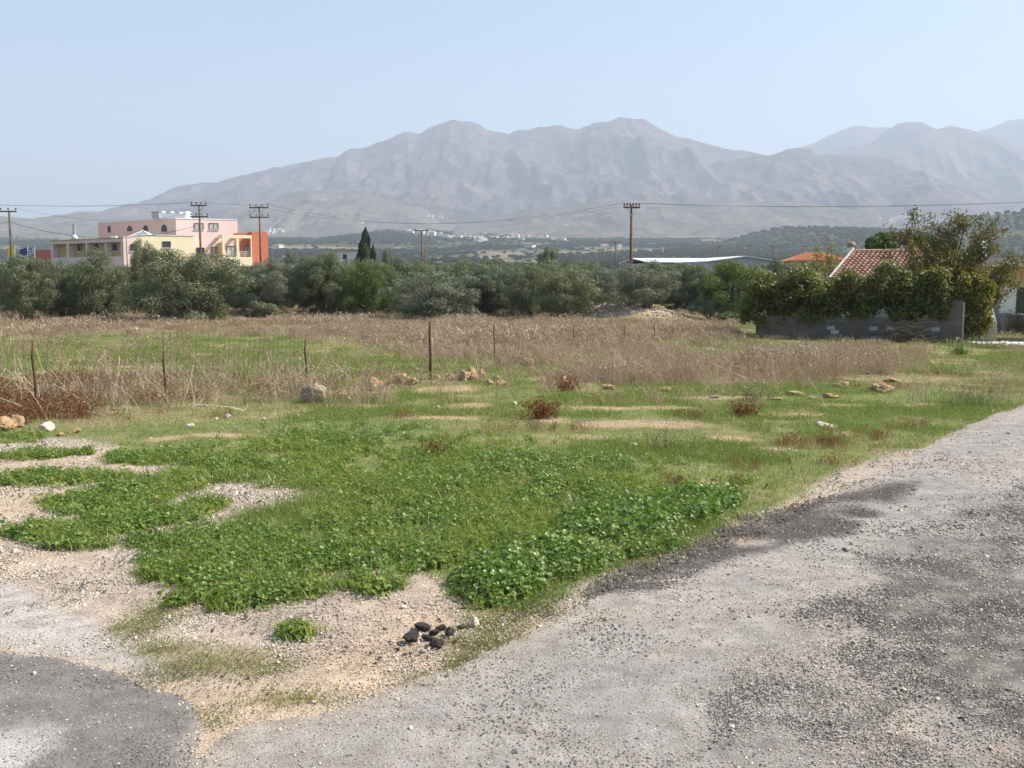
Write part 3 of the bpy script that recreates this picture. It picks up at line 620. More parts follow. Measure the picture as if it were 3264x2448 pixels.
t = thing('skylight', roof_pt(455, 177, Lz + .13), 'glazed steel pyramid skylight on the low flat roof', 'skylight')
sk = MB(); gl = MB(); ap = Vector((0, 0, 1.5)); cs = [Vector((-2.6, -2, .1)), Vector((2.6, -2, .1)), Vector((2.6, 2, .1)), Vector((-2.6, 2, .1))]
for k in range(4):
    sk.tube([cs[k], ap], .07, 6); sk.tube([cs[k], cs[(k + 1) % 4]], .07, 6)
    for f in (.33, .66): sk.tube([cs[k].lerp(ap, f), cs[(k + 1) % 4].lerp(ap, f)], .035, 5)
    g_ = MB(); a_, b_ = cs[k] * .985, cs[(k + 1) % 4] * .985; g_.add([a_, b_, ap - Vector((0, 0, .06)), a_ - Vector((0, 0, .03)), b_ - Vector((0, 0, .03)), ap - Vector((0, 0, .09))], [(0, 1, 2), (3, 4, 5), (0, 1, 4, 3), (1, 2, 5, 4), (2, 0, 3, 5)]); g_.build('pane', M_panel, t)
sk.build('frame', M_white, t)
for u, D, nm in ((235, 176, 0), (361, 180, 1), (503, 181, 1)):
    t = thing('roof_vent' if nm else 'chimney', roof_pt(u, D, Lz + .125), ('white rooftop vent box beside the glass pyramid' if u > 400 else 'white rooftop vent box under the tall pink wall') if nm else 'slim grey chimney with a white collar on the low roof', 'vent' if nm else 'chimney')
    if nm: MB().box((0, 0, .35), (.9, .8, .7)).build('box', M_white, t); MB().box((0, 0, .78), (1.1, 1.0, .08)).build('cap', M_steel, t)
    else: MB().tube([(0, 0, 0), (0, 0, .4), (0, 0, .7)], [.5, .5, .3], 10).build('collar', M_white, t, True); MB().tube([(0, 0, .7), (0, 0, 2.4)], .26, 10).build('flue', M_steel, t); MB().tube([(0, 0, 2.45), (0, 0, 2.6)], .36, 10).build('cowl', M_steel, t)
# flags before the red annex
M_fy = mat('yellow flag cloth', (.75, .55, .05), .8, .1); M_fb = mat('blue flag cloth', (.035, .05, .16), .8, .1); M_fw = mat('white flag cloth', (.75, .76, .78), .8, .05)
for i, (u, lab) in enumerate(((50, 'yellow flag hanging limp on a pole'), (90, 'dark blue flag hanging limp on a pole'), (113, 'blue and white striped flag on a pole'))):
    B = at(u, 850, 150); B.z = float(gz(B.x, B.y)); H = at(u, 783, 150).z - B.z
    t = thing('flagpole', B, lab, 'flag')
    MB().tube([(0, 0, 0), (0, 0, H)], [.05, .03], 8).build('pole', M_white, t)
    nseg = 9; rows = 9; vs, fs, mi = [], [], []
    for r_ in range(rows + 1):
        for k in range(nseg + 1):
            f = k / nseg; vs.append((-.04 - f * 1.15, .12 * math.sin(f * 7 + i) * f, H - .1 - r_ * .12 - f * .55 - .1 * math.sin(f * 4)))
    n0 = len(vs); vs += [(a, b + .012, c) for a, b, c in vs]
    for r_ in range(rows):
        for k in range(nseg):
            q = r_ * (nseg + 1) + k; z_ = (0 if (r_ % 2 == 0) else 1) if i == 2 else 0
            if i == 2 and r_ < 5 and k < 4: z_ = 1 if (r_ == 2 or k == 1) else 0
            fs += [(q, q + 1, q + nseg + 2, q + nseg + 1), (n0 + q, n0 + q + 1, n0 + q + nseg + 2, n0 + q + nseg + 1)]; mi += [z_, z_]
    b_ = MB(); b_.v = vs; b_.f = fs; b_.m = mi
    b_.build('flag', [M_fy] if i == 0 else ([M_fb] if i == 1 else [M_fb, M_fw]), t)

# ================================================================== utility poles and cables
M_wood = mat('weathered pole wood', (.14, .095, .06), .9, .35, 6, bump=.3); M_ins = mat('insulator porcelain', (.10, .07, .06), .35, .2); M_cable = mat('cable', (.06, .06, .06), .6, .1)
ARM = {}
def pole(u, vtop, D, label, arms=((0.35, 1.9),), pins=3, base=None, rad=.13, group=None, brace=True, name='utility_pole', lean=0):
    B = at(u, 900, D); B.z = float(gz(B.x, B.y)) - .05
    top = at(u, vtop, D).z; H = top - B.z
    t = thing(name, B, label, 'utility pole', group)
    MB().tube([(0, 0, 0), (lean * .5, 0, H * .5), (lean, 0, H - .32)], [rad, rad * .85, rad * .68], 10).build('post', M_wood, t, True)
    for j, (dz, wd) in enumerate(arms):
        z = H - dz - .15
        a = MB().box((lean, -rad - .03, z), (wd, .1, .12)).build('crossarm', M_wood, t)
        if brace and j == 0: MB().tube([(lean - wd * .3, -rad - .04, z - .05), (lean, -rad - .02, z - .65)], .025, 5).tube([(lean + wd * .3, -rad - .04, z - .05), (lean, -rad - .02, z - .65)], .025, 5).build('brace', M_steel, t)
        for k in range(pins):
            x = lean + (k / (pins - 1) - .5) * (wd - .14) if pins > 1 else lean
            MB().tube([(x, -rad - .03, z + .06), (x, -rad - .03, z + .16), (x, -rad - .03, z + .17), (x, -rad - .03, z + .27), (x, -rad - .03, z + .33)], [.02, .02, .065, .075, .03], 8).build('insulator', M_ins, a, True)
            ARM[(u, j, k)] = Vector((B.x + x, B.y - rad - .03, B.z + z + .33))
    return t
pole(2010, 640, 76, 'tall wooden utility pole rising from the heap of earth', ((.35, 1.25),), 6)
pole(643, 640, 96, 'utility pole with two crossarms before the pink wall', ((.3, 1.5), (1.35, 1.7)), 4)
pole(833, 648, 106, 'utility pole with two crossarms before the red wall', ((.3, 2.0), (1.3, 2.0)), 4)
pole(41, 660, 92, 'utility pole with one crossarm beside the flags', ((.25, 1.5),), 3, brace=False)
pole(408, 748, 140, 'thin short post before the arched wing', (), 0, name='utility_pole', rad=.09)
pole(1346, 727, 140, 'utility pole with wide crossarm rising beyond the grove near the village hill', ((.2, 1.9),), 2, brace=False)
pole(1357, 770, 150, 'bare post beside the wide-armed pole beyond the grove', (), 0, rad=.12)
pole(1961, 766, 190, 'utility pole standing behind the warehouse left end', ((.25, 1.9),), 2, brace=False)
for u, v in ((2286, 781), (2382, 778), (2463, 780), (2556, 781)):
    pole(u, v, 235, 'distant utility pole behind the warehouse roofs', ((.2, 1.6),), 2, group='utility poles behind the warehouse', brace=False)
pole(2722, 761, 75, 'bare dark post behind the tiled roof ridge', (), 0, rad=.09)
pole(3228, 778, 95, 'thin leaning post behind the yellow house', (), 0, rad=.08, lean=.5)
def cable(A, B, sag, label, r=.008, group=None):
    A, B = Vector(A), Vector(B); n = 24
    pts = [A.lerp(B, i / n) - Vector((0, 0, 4 * sag * (i / n) * (1 - i / n))) for i in range(n + 1)]
    o = MB().tube([p - A for p in pts], r, 5).build('power_cable', M_cable); o.location = A
    return tag(o, label, 'cable', group)
left_out = [at(-420, 628, 88) + Vector((0, dy, 0)) for dy in (0, .8)]
for k, q in ((0, 0), (3, 1)):
    cable(left_out[q], ARM[(643, 0, k)], .55, 'thin black cable strung to the pole before the pink wall', r=.010, group='cables to the left')
    cable(ARM[(643, 0, k)], ARM[(833, 0, k)], .12, 'thin cable between the two double-armed poles', group='cables between double-armed poles')
    cable(ARM[(833, 0, k)], ARM[(2010, 0, 0 if k == 0 else 5)], 1.75, 'long sagging cable reaching the pole on the earth heap', r=.008, group='cables over the grove')
    cable(ARM[(2010, 0, 0 if k == 0 else 5)], at(3700, 622, 62) + Vector((0, k * .3, 0)), .45, 'cable running from the heap pole over the tiled roof', r=.008, group='cables over the tiled house')
cable(ARM[(41, 0, 2)], ARM[(643, 1, 0)], .9, 'thin cable sagging from the flag pole side to lower crossarm', r=.008)
cable(ARM[(41, 0, 1)] - Vector((0, 0, 1.25)), ARM[(643, 1, 1)] - Vector((0, 0, 1.15)), 1.3, 'thick black cable sagging before the arched wing', r=.02)
cable(at(-420, 738, 90), ARM[(41, 0, 1)] - Vector((0, 0, 1.25)), .3, 'thick black cable coming to the flag side pole', r=.02)

# ================================================================== warehouse, hip-roofed house, far hut
M_sheet = mat('white sheet metal roof', (.74, .75, .76), .45, .06, .6); M_shw = mat('pale blue grey cladding', (.42, .43, .45), .6, .08, .5); M_tile = mat('terracotta tile', (.47, .185, .085), .85, .3, 3.0, bump=.2)
M_tile2 = leaf_mat('weathered barrel tile', [(.30, .145, .10), (.42, .22, .15), (.50, .29, .21), (.58, .38, .29)], 0, .9, .2, inst=True)
def shed(u0, u1, vr, ve, vb, D, dep, label, ridge_u=None, gable=False):
    A = at(u0, ve, D); B = at(u1, ve, D + 1.5); base = float(gz(A.x, D)); c = (A + B) / 2
    t = thing('warehouse', (c.x, D, base), label, 'warehouse')
    ex = (B - A); L = ex.length; rz = math.atan2(ex.y, ex.x); t.rotation_euler = (0, 0, rz)
    ze = A.z - base; zr = at(u0, vr, D + dep / 2).z - base
    n = max(3, int(L / 3.2))
    wl = MB().box((0, dep / 2, ze / 2 - .01), (L - .3, dep - .3, ze - .02)).build('wall', M_shw, t)
    for k in range(n):
        x0 = -L / 2 + .15 + (L - .3) * k / n; MB().box((x0 + (L - .3) / n / 2, .13, ze * .5), ((L - .3) / n - .06, .05, ze - .1)).build('panel', M_shw, wl)
    if gable:
        MB().add([(-L / 2, -.3, ze), (0, -.3, zr), (L / 2, -.3, ze), (-L / 2, dep, ze), (0, dep, zr), (L / 2, dep, ze), (-L / 2, -.3, ze + .14), (0, -.3, zr + .14), (L / 2, -.3, ze + .14), (-L / 2, dep, ze + .14), (0, dep, zr + .14), (L / 2, dep, ze + .14)],
                 [(0, 1, 4, 3), (1, 2, 5, 4), (6, 9, 10, 7), (7, 10, 11, 8), (0, 6, 7, 1), (1, 7, 8, 2), (3, 4, 10, 9), (4, 5, 11, 10), (0, 3, 9, 6), (2, 8, 11, 5)]).build('roof', M_sheet, t)
        MB().add([(-L / 2 + .2, .13, ze), (L / 2 - .2, .13, ze), (0, .13, zr - .03), (-L / 2 + .2, .3, ze), (L / 2 - .2, .3, ze), (0, .3, zr - .03)], [(0, 1, 2), (3, 4, 5), (0, 1, 4, 3), (1, 2, 5, 4), (2, 0, 3, 5)]).build('gable', M_shw, t)
    else:
        MB().add([(-L / 2, -.4, ze), (L / 2, -.4, ze), (L / 2, dep / 2, zr), (-L / 2, dep / 2, zr), (L / 2, dep + .4, ze), (-L / 2, dep + .4, ze), (-L / 2, -.4, ze + .18), (L / 2, -.4, ze + .18), (L / 2, dep / 2, zr + .18), (-L / 2, dep / 2, zr + .18), (L / 2, dep + .4, ze + .18), (-L / 2, dep + .4, ze + .18)],
                 [(0, 1, 2, 3), (3, 2, 4, 5), (6, 7, 8, 9), (9, 8, 10, 11), (0, 1, 7, 6), (4, 5, 11, 10), (1, 2, 8, 7), (2, 4, 10, 8), (0, 3, 9, 6), (3, 5, 11, 9)]).build('roof', M_sheet, t)
    return t, L, ze
shed(2060, 2285, 826, 838, 880, 178, 22, 'long white roofed warehouse seen through the grove')
t, L, ze = shed(2250, 2492, 823, 835, 880, 160, 26, 'white gable roofed warehouse beside the hip-roofed house', gable=True)
# the round dark emblem on its wall
em = MB()
for q in range(20):
    a0, a1 = 2 * math.pi * q / 20, 2 * math.pi * (q + 1) / 20
    em.add([(math.cos(a) * r_, y_, math.sin(a) * r_) for a in (a0, a1) for r_ in (.42, .56) for y_ in (-.02, .02)], [(0, 2, 6, 4), (1, 5, 7, 3), (0, 4, 5, 1), (2, 3, 7, 6)])
em.box((0, 0, .12), (.5, .04, .16)).box((0, 0, -.14), (.34, .04, .2))
o = em.build('emblem', M_frame, t); o.location = (L * .16, .07, ze - 1.6)
# hip-roofed house
Dh = 112; A = at(2525, 832, Dh); B = at(2695, 832, Dh); base = float(gz(A.x, Dh)); wd = (B - A).length; ze = A.z - base
t = thing('hip_roofed_house', ((A.x + B.x) / 2, Dh, base), 'cream house with an orange hipped tile roof behind the pale tree', 'house', rz=R(-8))
M_ivory = mat('ivory render', (.58, .48, .33), .9, .08, 1.5)
MB().box((0, 4, ze / 2), (wd, 8, ze)).build('wall', M_ivory, t)
zr = at(2600, 806, Dh + 4).z - base; hw = wd / 2 + .55
rf = MB().add([(-hw, -.6, ze + .01), (hw, -.6, ze + .01), (hw, 8.6, ze + .01), (-hw, 8.6, ze + .01), (-1, 4, zr), (1, 4, zr)], [(0, 1, 5, 4), (1, 2, 5), (2, 3, 4, 5), (3, 0, 4), (3, 2, 1, 0)]).build('roof', M_tile, t)
for k in range(26):
    x = -hw + .2 + k * (2 * hw - .4) / 25; f = min(1, (hw - abs(x)) / (hw - 1)); top = Vector((x, -.6 + 4.6 * f, ze + (zr - ze) * f + .02))
    MB().tube([(x, -.62, ze + .03), top], .085, 6).build('tile_row', M_tile, rf)
for x in (-1.9, 1.2):
    w_ = MB().box((x, -.05, 1.75), (1.15, .1, 1.5)).build('window', M_white, t); MB().box((x, -.11, 1.75), (.95, .04, 1.3)).build('shutter', mat('grey shutter', (.35, .38, .42), .6, .1), w_)
# hut by the cypress
p = at(1105, 815, 150); b0 = float(gz(p.x, p.y))
t = thing('hut', (p.x, p.y, b0), 'low white hut with tan slab roof beside the cypress', 'hut', rz=R(-12)); zt_ = at(1105, 800, 150).z - b0
MB().box((0, 0, zt_ / 2), (5.5, 4, zt_)).build('wall', M_white, t); MB().box((-.5, 0, zt_ + .1), (6.6, 4.8, .18)).build('roof', mat('tan slab', (.5, .42, .32), .9, .1), t)
MB().box((.5, -2.02, zt_ - .9), (.6, .06, .7)).build('window', M_frame, t)

# ================================================================== tiled house, yellow house
M_lime = mat('limewash', (.72, .71, .67), .9, .1, 3)
ang = R(-34); Rg_ = at(2716, 803, 59); gb = float(gz(Rg_.x, 59))
t = thing('tiled_house', (Rg_.x, 59, gb), 'low whitewashed house with a red barrel tile roof behind the vine', 'house', rz=ang)
RL, run, rise = 5.7, 4.3, 1.55; zr = Rg_.z - gb
MB().prism([(.25, -run + .5), (RL, -run + .5), (RL, run - .5), (.25, run - .5)], 0, zr - rise - .12).build('wall', M_lime, t)
MB().add([(.26, -run + .5, zr - rise - .115), (.26, run - .5, zr - rise - .115), (.26, 0, zr - .12), (.5, -run + .5, zr - rise - .115), (.5, run - .5, zr - rise - .115), (.5, 0, zr - .12)], [(0, 1, 2), (3, 4, 5), (0, 1, 4, 3), (1, 2, 5, 4), (2, 0, 3, 5)]).build('gable', M_lime, t)
rf = MB().add([(0, -run, zr - rise - .06), (RL, -run, zr - rise - .06), (RL, 0, zr - .06), (0, 0, zr - .06), (RL, run, zr - rise - .06), (0, run, zr - rise - .06)] + [(0, -run, zr - rise - .1), (RL, -run, zr - rise - .1), (RL, 0, zr - .1), (0, 0, zr - .1), (RL, run, zr - rise - .1), (0, run, zr - rise - .1)],
     [(0, 1, 2, 3), (3, 2, 4, 5), (6, 9, 8, 7), (9, 11, 10, 8), (0, 6, 7, 1), (5, 4, 10, 11), (0, 3, 9, 6), (3, 5, 11, 9), (1, 7, 8, 2), (2, 8, 10, 4)]).build('roof', M_tile2, t)
slope = math.atan2(rise, run); sl = math.hypot(rise, run); tl = MB()
rows, cols = 12, 21
vs, fs = [], []
for j, (y, r_) in enumerate(((-.24, .115), (.24, .085))):
    for k in range(7):
        a = math.pi * k / 6; vs.append((math.cos(a) * r_, y, math.sin(a) * r_ + (.03 if j == 0 else 0)))
for k in range(6): fs.append((k, k + 1, 8 + k, 7 + k))
n0 = len(vs); vs += [(x * .86, y, z * .86) for x, y, z in vs]
for k in range(6): fs.append((n0 + k, n0 + 7 + k, n0 + 8 + k, n0 + k + 1))
fs += [(k, n0 + k, n0 + k + 1, k + 1) for k in range(6)]
tl.v, tl.f, tl.m = vs, fs, [0] * len(fs); tme = tl.mesh('tile', True); tme.materials.append(M_tile2)
for i in range(rows):
    for k in range(cols):
        s_ = .2 + (sl - .3) * i / (rows - 1)
        o = link('tile', tme, rf); o.location = (.16 + (RL - .3) * k / (cols - 1), -run + s_ * math.cos(slope), zr - rise - .05 + s_ * math.sin(slope) + random.uniform(0, .012))
        o.rotation_euler = (slope, 0, random.uniform(-.03, .03)); o.scale = (1.15, 1, 1.1)
MB().tube([(-.02, 0, zr + .02), (RL, 0, zr + .02)], .12, 8).build('ridge_cap', M_tile2, rf)
MB().add([(-.03, -run - .05, zr - rise - .16), (.1, -run - .05, zr - rise - .16), (.1, 0, zr - .1), (-.03, 0, zr - .1), (-.03, -run - .05, zr - rise + .1), (.1, -run - .05, zr - rise + .1), (.1, 0, zr + .14), (-.03, 0, zr + .14)], [(3, 2, 1, 0), (4, 5, 6, 7), (0, 1, 5, 4), (1, 2, 6, 5), (2, 3, 7, 6), (3, 0, 4, 7)]).build('verge', mat('weathered verge', (.42, .40, .37), .95, .2, 4), t)
ch = MB().tube([(-.1, .1, zr - .1), (-.1, .1, zr + .26)], [.2, .17], 10).build('chimney', M_lime, t); MB().tube([(-.1, .1, zr + .264), (-.1, .1, zr + .4), (-.1, .1, zr + .55), (-.1, .1, zr + .58)], [.17, .26, .22, .12], 12).build('pot', mat('stone pot', (.3, .26, .2), .95, .3, 12), ch, True)
# yellow house at the edge
A = at(3186, 850, 57); gb = float(gz(A.x, 57)); zt = A.z - gb
t = thing('yellow_house', (A.x, 57, gb), 'flat roofed yellow house with a dark window and white surround', 'house', rz=R(-6))
M_yel = mat('yellow render', (.55, .37, .16), .9, .08, 2); M_grey = mat('grey plinth render', (.42, .42, .42), .9, .1, 2)
zs = at(3200, 915, 57).z - gb; z0 = at(3200, 998, 57).z - gb
MB().box((4, 3.5, (zt + zs) / 2), (8, 7, zt - zs)).build('upper_wall', M_yel, t)
MB().box((4, 3.5, zs / 2), (7.995, 6.995, zs - .006)).build('wall', M_grey, t)
MB().box((3.8, 3.2, zt + .33), (9, 8.4, .34)).build('roof_slab', mat('concrete slab', (.42, .37, .32), .9, .15, 3), t); MB().box((3.9, 3.3, zt + .08), (8.5, 7.7, .155)).build('cornice', M_white, t)
xw = at(3238, 950, 57).x - A.x
for x in (xw, xw + 2.6):
    w_ = MB(); 
    for bx_ in ((x - .12, 1.0), (x + 1.22, .24)): w_.box((bx_[0] - (.38 if bx_[1] > .5 else 0), -.05, (zs + z0) / 2), (bx_[1] if bx_[1] < .5 else .85, .1, zs - z0))
    w_.box((x + .55, -.05, z0 - .06), (1.7, .16, .1)); w_ = w_.build('window', M_white, t)
    MB().box((x + .55, -.012, (zs + z0) / 2), (1.1, .02, zs - z0 - .02)).build('pane', M_glass, w_)
c_ = MB().box((.5, 4, zt + .9), (.24, .24, 1.2)).build('chimney', M_lime, t); MB().add([(.3, 3.8, zt + 1.51), (.7, 3.8, zt + 1.51), (.7, 4.2, zt + 1.51), (.3, 4.2, zt + 1.51), (.5, 4, zt + 1.75)], [(0, 1, 4), (1, 2, 4), (2, 3, 4), (3, 0, 4), (3, 2, 1, 0)]).build('cap', M_lime, c_)

# ================================================================== garden wall of concrete blocks
M_block = mat('concrete block', (.13, .108, .088), .95, .3, 5, bump=.3); M_blockw = mat('limewashed block', (.36, .36, .35), .95, .2, 6); M_mort = mat('mortar', (.17, .155, .14), 1, .3, 8); M_plas = mat('grey cement render', (.14, .118, .098), .95, .25, 2.5, bump=.2)  # wall tones darkened to carry the deep shade under the vine
WA = ghit(2412, 1076); WB = ghit(2995, 1090); ex = WB - WA; ex.z = 0; Lw = ex.length; wrz = math.atan2(ex.y, ex.x)
gb = min(WA.z, WB.z) - .12
gw = thing('block_wall', (WA.x, WA.y, gb), 'low shaded concrete block wall under the hanging vine', 'wall', rz=wrz)
Hw = at(2600, 1012, WA.y - 1).z - gb
MB().box((Lw / 2, .1, Hw / 2 - .02), (Lw - .04, .14, Hw - .05)).build('mortar_core', M_mort, gw)
MB().box((Lw / 2, .1, Hw + .02), (Lw + .1, .26, .06)).build('coping', M_plas, gw)
bl = MB().box((0, 0, 0), (.385, .2, .185)).mesh('block'); bl.materials.append(M_block); bw = MB().box((0, 0, 0), (.385, .205, .185)).mesh('block_white'); bw.materials.append(M_blockw)
nr = int((Hw - .02) / .2); rr = random.Random(3)
for r_ in range(nr):
    off = .2 if r_ % 2 else 0
    k = 0
    while .2 + off + k * .4 < Lw - .1:
        x = .2 + off + k * .4
        if not (x < 3.2 and r_ > 0):
            o = link('block', bw if (r_ in (1, 2, 3) and rr.random() < .30) else bl, gw); o.location = (x, .1 + rr.uniform(-.012, .012), .1 + r_ * .2 + .02); o.rotation_euler = (0, 0, rr.uniform(-.015, .015))
        k += 1
MB().box((1.62, .09, Hw * .55), (3.2, .225, Hw * .88)).build('render_coat', M_plas, gw)
MB().box((.02, .1, Hw * .5), (.16, .25, Hw * .99)).build('end_post', M_plas, gw)
# gate pier
PA = WB; pz = at(3030, 958, PA.y).z - gb
gp = thing('gate_pier', (WB.x, WB.y, gb), 'tall grey rendered gate pier at the end of the block wall', 'pier', rz=wrz)
pw = 62 * PA.y / F * 1.05
MB().box((pw / 2 - .2, .25, pz / 2), (pw + .35, .42, pz)).build('shaft', M_plas, gp); MB().box((pw + .02, .25, pz / 2 - .03), (.09, .36, pz - .1)).build('jamb', mat('jamb with painted sunlight', (.40, .36, .31), .9, .2, 5), gp)  # the pier's sunlit side is painted in as a lighter jamb colour
for z in (.5, pz - .45): MB().box((pw + .08, .1, z), (.06, .06, .16)).build('hinge', M_frame, gp)
gt = thing('plank_gate', (WB.x + .0, WB.y, gb), 'short weathered plank gate beside the tall pier', 'gate', rz=wrz)
M_plank = mat('weathered plank', (.38, .33, .26), .9, .3, 9)
for k in range(8): MB().box((pw + .28 + k * .17, .35 + k * .02, .55 + random.uniform(-.06, .05)), (.14, .03, 1.0), .12).build('plank', M_plank, gt)
for z in (.3, .8): MB().box((pw + .85, .41, z), (1.4, .03, .07), .12).build('rail', M_plank, gt)
# kerb and the strip of white stones before the yellow house
KA = ghit(3070, 1087); KB = ghit(3420, 1090)
kk = thing('kerb', (KA.x, KA.y, min(KA.z, KB.z) - .1), 'low grey concrete kerb behind the white pebble strip', 'kerb', rz=math.atan2(KB.y - KA.y, KB.x - KA.x))
LK = (KB - KA).length
for k in range(6): MB().box((LK / 6 * (k + .5), 0, .14), (LK / 6 - .02, .22, .28)).build('kerb_stone', M_plas, kk)

# ================================================================== trees
M_bark = mat('olive bark', (.085, .07, .055), .95, .4, 7, bump=.4)
M_olive = leaf_mat('olive leaves', [(.062, .078, .022), (.112, .13, .038), (.168, .186, .06), (.25, .265, .108)], .22, .5, .3, under=(.13, .15, .085))
M_olive_g = leaf_mat('grey olive leaves', [(.085, .10, .045), (.13, .15, .072), (.18, .20, .105), (.24, .26, .155)], .22, .5, .3, under=(.15, .165, .115))
M_broad = leaf_mat('broad green leaves', [(.035, .06, .012), (.065, .105, .02), (.10, .145, .03), (.16, .18, .05)], .35, .45, .35)
M_vine = leaf_mat('vine leaves', [(.06, .08, .016), (.105, .125, .02), (.165, .165, .03), (.24, .17, .034), (.25, .09, .028)], .32, .5, .3)
M_walnut = leaf_mat('autumn walnut leaves', [(.055, .085, .018), (.09, .12, .026), (.13, .13, .034), (.16, .105, .042), (.13, .155, .034)], .3, .5, .3)
M_cyp = leaf_mat('cypress scales', [(.018, .03, .012), (.03, .045, .018), (.05, .062, .025)], .1, .7, .15)
M_pine = leaf_mat('dark green needles', [(.022, .05, .01), (.045, .085, .018), (.075, .12, .028)], .2, .6, .2)
M_pale = leaf_mat('pale yellow green leaves', [(.14, .15, .03), (.22, .21, .045), (.30, .25, .06)], .4, .5, .3)
M_grove = leaf_mat('distant olive leaves', [(.045, .058, .028), (.065, .080, .040), (.085, .10, .055)], .15, .7, .1, inst=True)

def crown_cloud(rx, ry, rz_, cz, nclump, nleaf, L, W, seed, flat=.15, low=.15, cr=(.22, .42), rim=.75, droop=.1):
    """leaves gathered in clumps spread through an uneven ellipsoid"""
    global rng
    keep_, rng = rng, np.random.default_rng(seed)
    d = rand_unit(nclump)
    if low < .7: d[:, 2] = np.abs(d[:, 2]) * (1 - low) - low * rng.random(nclump)
    lump = .72 + .5 * rng.random(nclump); rad = (rim + (1 - rim) * rng.random(nclump)) * lump
    C = d * rad[:, None] * np.array([rx, ry, rz_]); C[:, 2] += cz
    r = (cr[0] + (cr[1] - cr[0]) * rng.random(nclump)) * min(rx, rz_)
    wgt = r ** 2; k = rng.choice(nclump, nleaf, p=wgt / wgt.sum())
    n = rand_unit(nleaf); n[:, 2] += .25; n /= np.linalg.norm(n, axis=1, keepdims=True)
    P = C[k] + n * (r[k] * (.45 + .62 * rng.random(nleaf) ** .6))[:, None] * np.array([1, 1, .8])
    N = n + .75 * rand_unit(nleaf); N /= np.linalg.norm(N, axis=1, keepdims=True)
    s = .7 + .6 * rng.random(nleaf)
    out = leaf_quads(P, N, L * s, W * s, droop); rng = keep_
    return out, C
def limbs(name, base_pts, m, parent):
    b = MB()
    for path, rads in base_pts: b.tube(path, rads, 7)
    return b.build(name, m, parent, True)
def trunk_paths(C, rx, H, seed, forks=4, r0=.28):
    rr = random.Random(seed); out = []; fx, fy = rr.uniform(-.2, .2), rr.uniform(-.2, .2); fh = H * rr.uniform(.18, .26)
    out.append(([(0, 0, -.15), (fx * .4, fy * .4, fh * .5), (fx, fy, fh)], [r0 * 1.35, r0, r0 * .85]))
    idx_ = rr.sample(range(len(C)), min(forks * 3, len(C)))
    for q, k in enumerate(idx_):
        c = C[k]; m_ = (fx + (c[0] - fx) * .45 + rr.uniform(-.2, .2), fy + (c[1] - fy) * .45, fh + (c[2] - fh) * .5 + .15)
        out.append(([(fx, fy, fh - .1), m_, tuple(c)], [r0 * (.6 if q < forks else .3), r0 * (.35 if q < forks else .18), .02]))
    return out
OLV = []
for i in range(7):
    rx = 2.5; (V, Fq), C = crown_cloud(rx, 2.4, 2.15, 2.25, 90, 34000, .125, .046, 100 + i, low=.75, cr=(.17, .34), rim=.62)
    V[:, 2] = V[:, 2] * 4.75 / np.percentile(V[:, 2], 99.6); V[:, :2] *= 2.7 / np.percentile(np.abs(V[:, 0]), 99.5); V[:, 2] = np.where(V[:, 2] < .15, .15 + .5 * rng.random(len(V)), V[:, 2])
    cm = np_mesh('crown', V, Fq); tb = MB()
    for p, r_ in trunk_paths(C, rx, 4.6, 200 + i): tb.tube(p, r_, 7)
    OLV.append((cm, tb.mesh('trunk', True)))
def put_tree(name, protos, loc, sx, sz, rz, label, cat, group, mleaf, mbark=M_bark):
    t = thing(name, loc, label, cat, group, rz)
    cm, tm = protos
    for nm, me, m in (('crown', cm, mleaf), ('trunk', tm, mbark)):
        o = link(nm, me, t)
        if not me.materials: me.materials.append(m)
        o.material_slots[0].link = 'OBJECT'; o.material_slots[0].material = m
        o.scale = (sx, sx, sz)
    return t
LAB = {}
front = [  # centre column, base row, width, top row, look, label
    (-60, 1000, 240, 820, 0, None), (75, 1006, 230, 818, 0, 'dense olive tree at the dry grass edge below the flags'), (200, 1000, 180, 836, 0, 'olive tree growing into the tree with the curved trunk'),
    (320, 1002, 190, 800, 0, 'dark olive tree with a bent bare trunk and an arching gap'), (590, 1010, 380, 800, 0, 'broadest dark olive tree hanging to the ground before the pink building'), (465, 985, 110, 768, 0, 'taller olive crown rising behind the broadest tree'),
    (850, 988, 200, 828, 1, 'grey brown olive tree next to the small round bush'), (1030, 985, 200, 808, 0, 'olive tree with dark trunk beside the pale rubble'), (1170, 992, 210, 838, 2, 'greener dense tree between two grey olives'),
    (1375, 1003, 290, 868, 1, 'wide pale grey olive with leafy skirt at the dry grass'), (1555, 985, 170, 850, 0, 'yellowish olive between the grey one and the dark group'), (1690, 994, 210, 848, 0, 'olive with silvery top in the dark group'), (1805, 1000, 240, 858, 0, 'dark bushy olive beside the earth heap'),
    (2060, 962, 190, 832, 1, 'olive tree standing behind the tall pole'), (2190, 972, 170, 838, 0, 'dark olive behind the grey green bush'), (2345, 1000, 240, 832, 2, 'bright green leafy tree beside the vine')]
rr = random.Random(12)
for i, (u, vb, wpx, vt, lk, lab) in enumerate(front):
    if lab is None: lab = 'olive tree half cut by the edge beside the dense olive'
    b = ghit(u, vb + 20); H = at(u, vt + 1, b.y).z - b.z; sx = wpx * 1.04 * b.y / F / 5.4; sz = H / 4.75
    put_tree('olive_tree' if lk < 2 else 'leafy_tree', OLV[i % 7], b, sx, sz, rr.uniform(0, 6.28), lab, 'olive tree' if lk < 2 else 'tree', None, (M_olive, M_olive_g, M_broad)[lk])
occupied = [(-64, 170, 32), (17, 175, 24), (30, 112, 10), (at(643, 900, 96).x, 96, 2), (at(833, 900, 106).x, 106, 2), (at(1165, 900, 140).x, 140, 4)]
cnt = 0
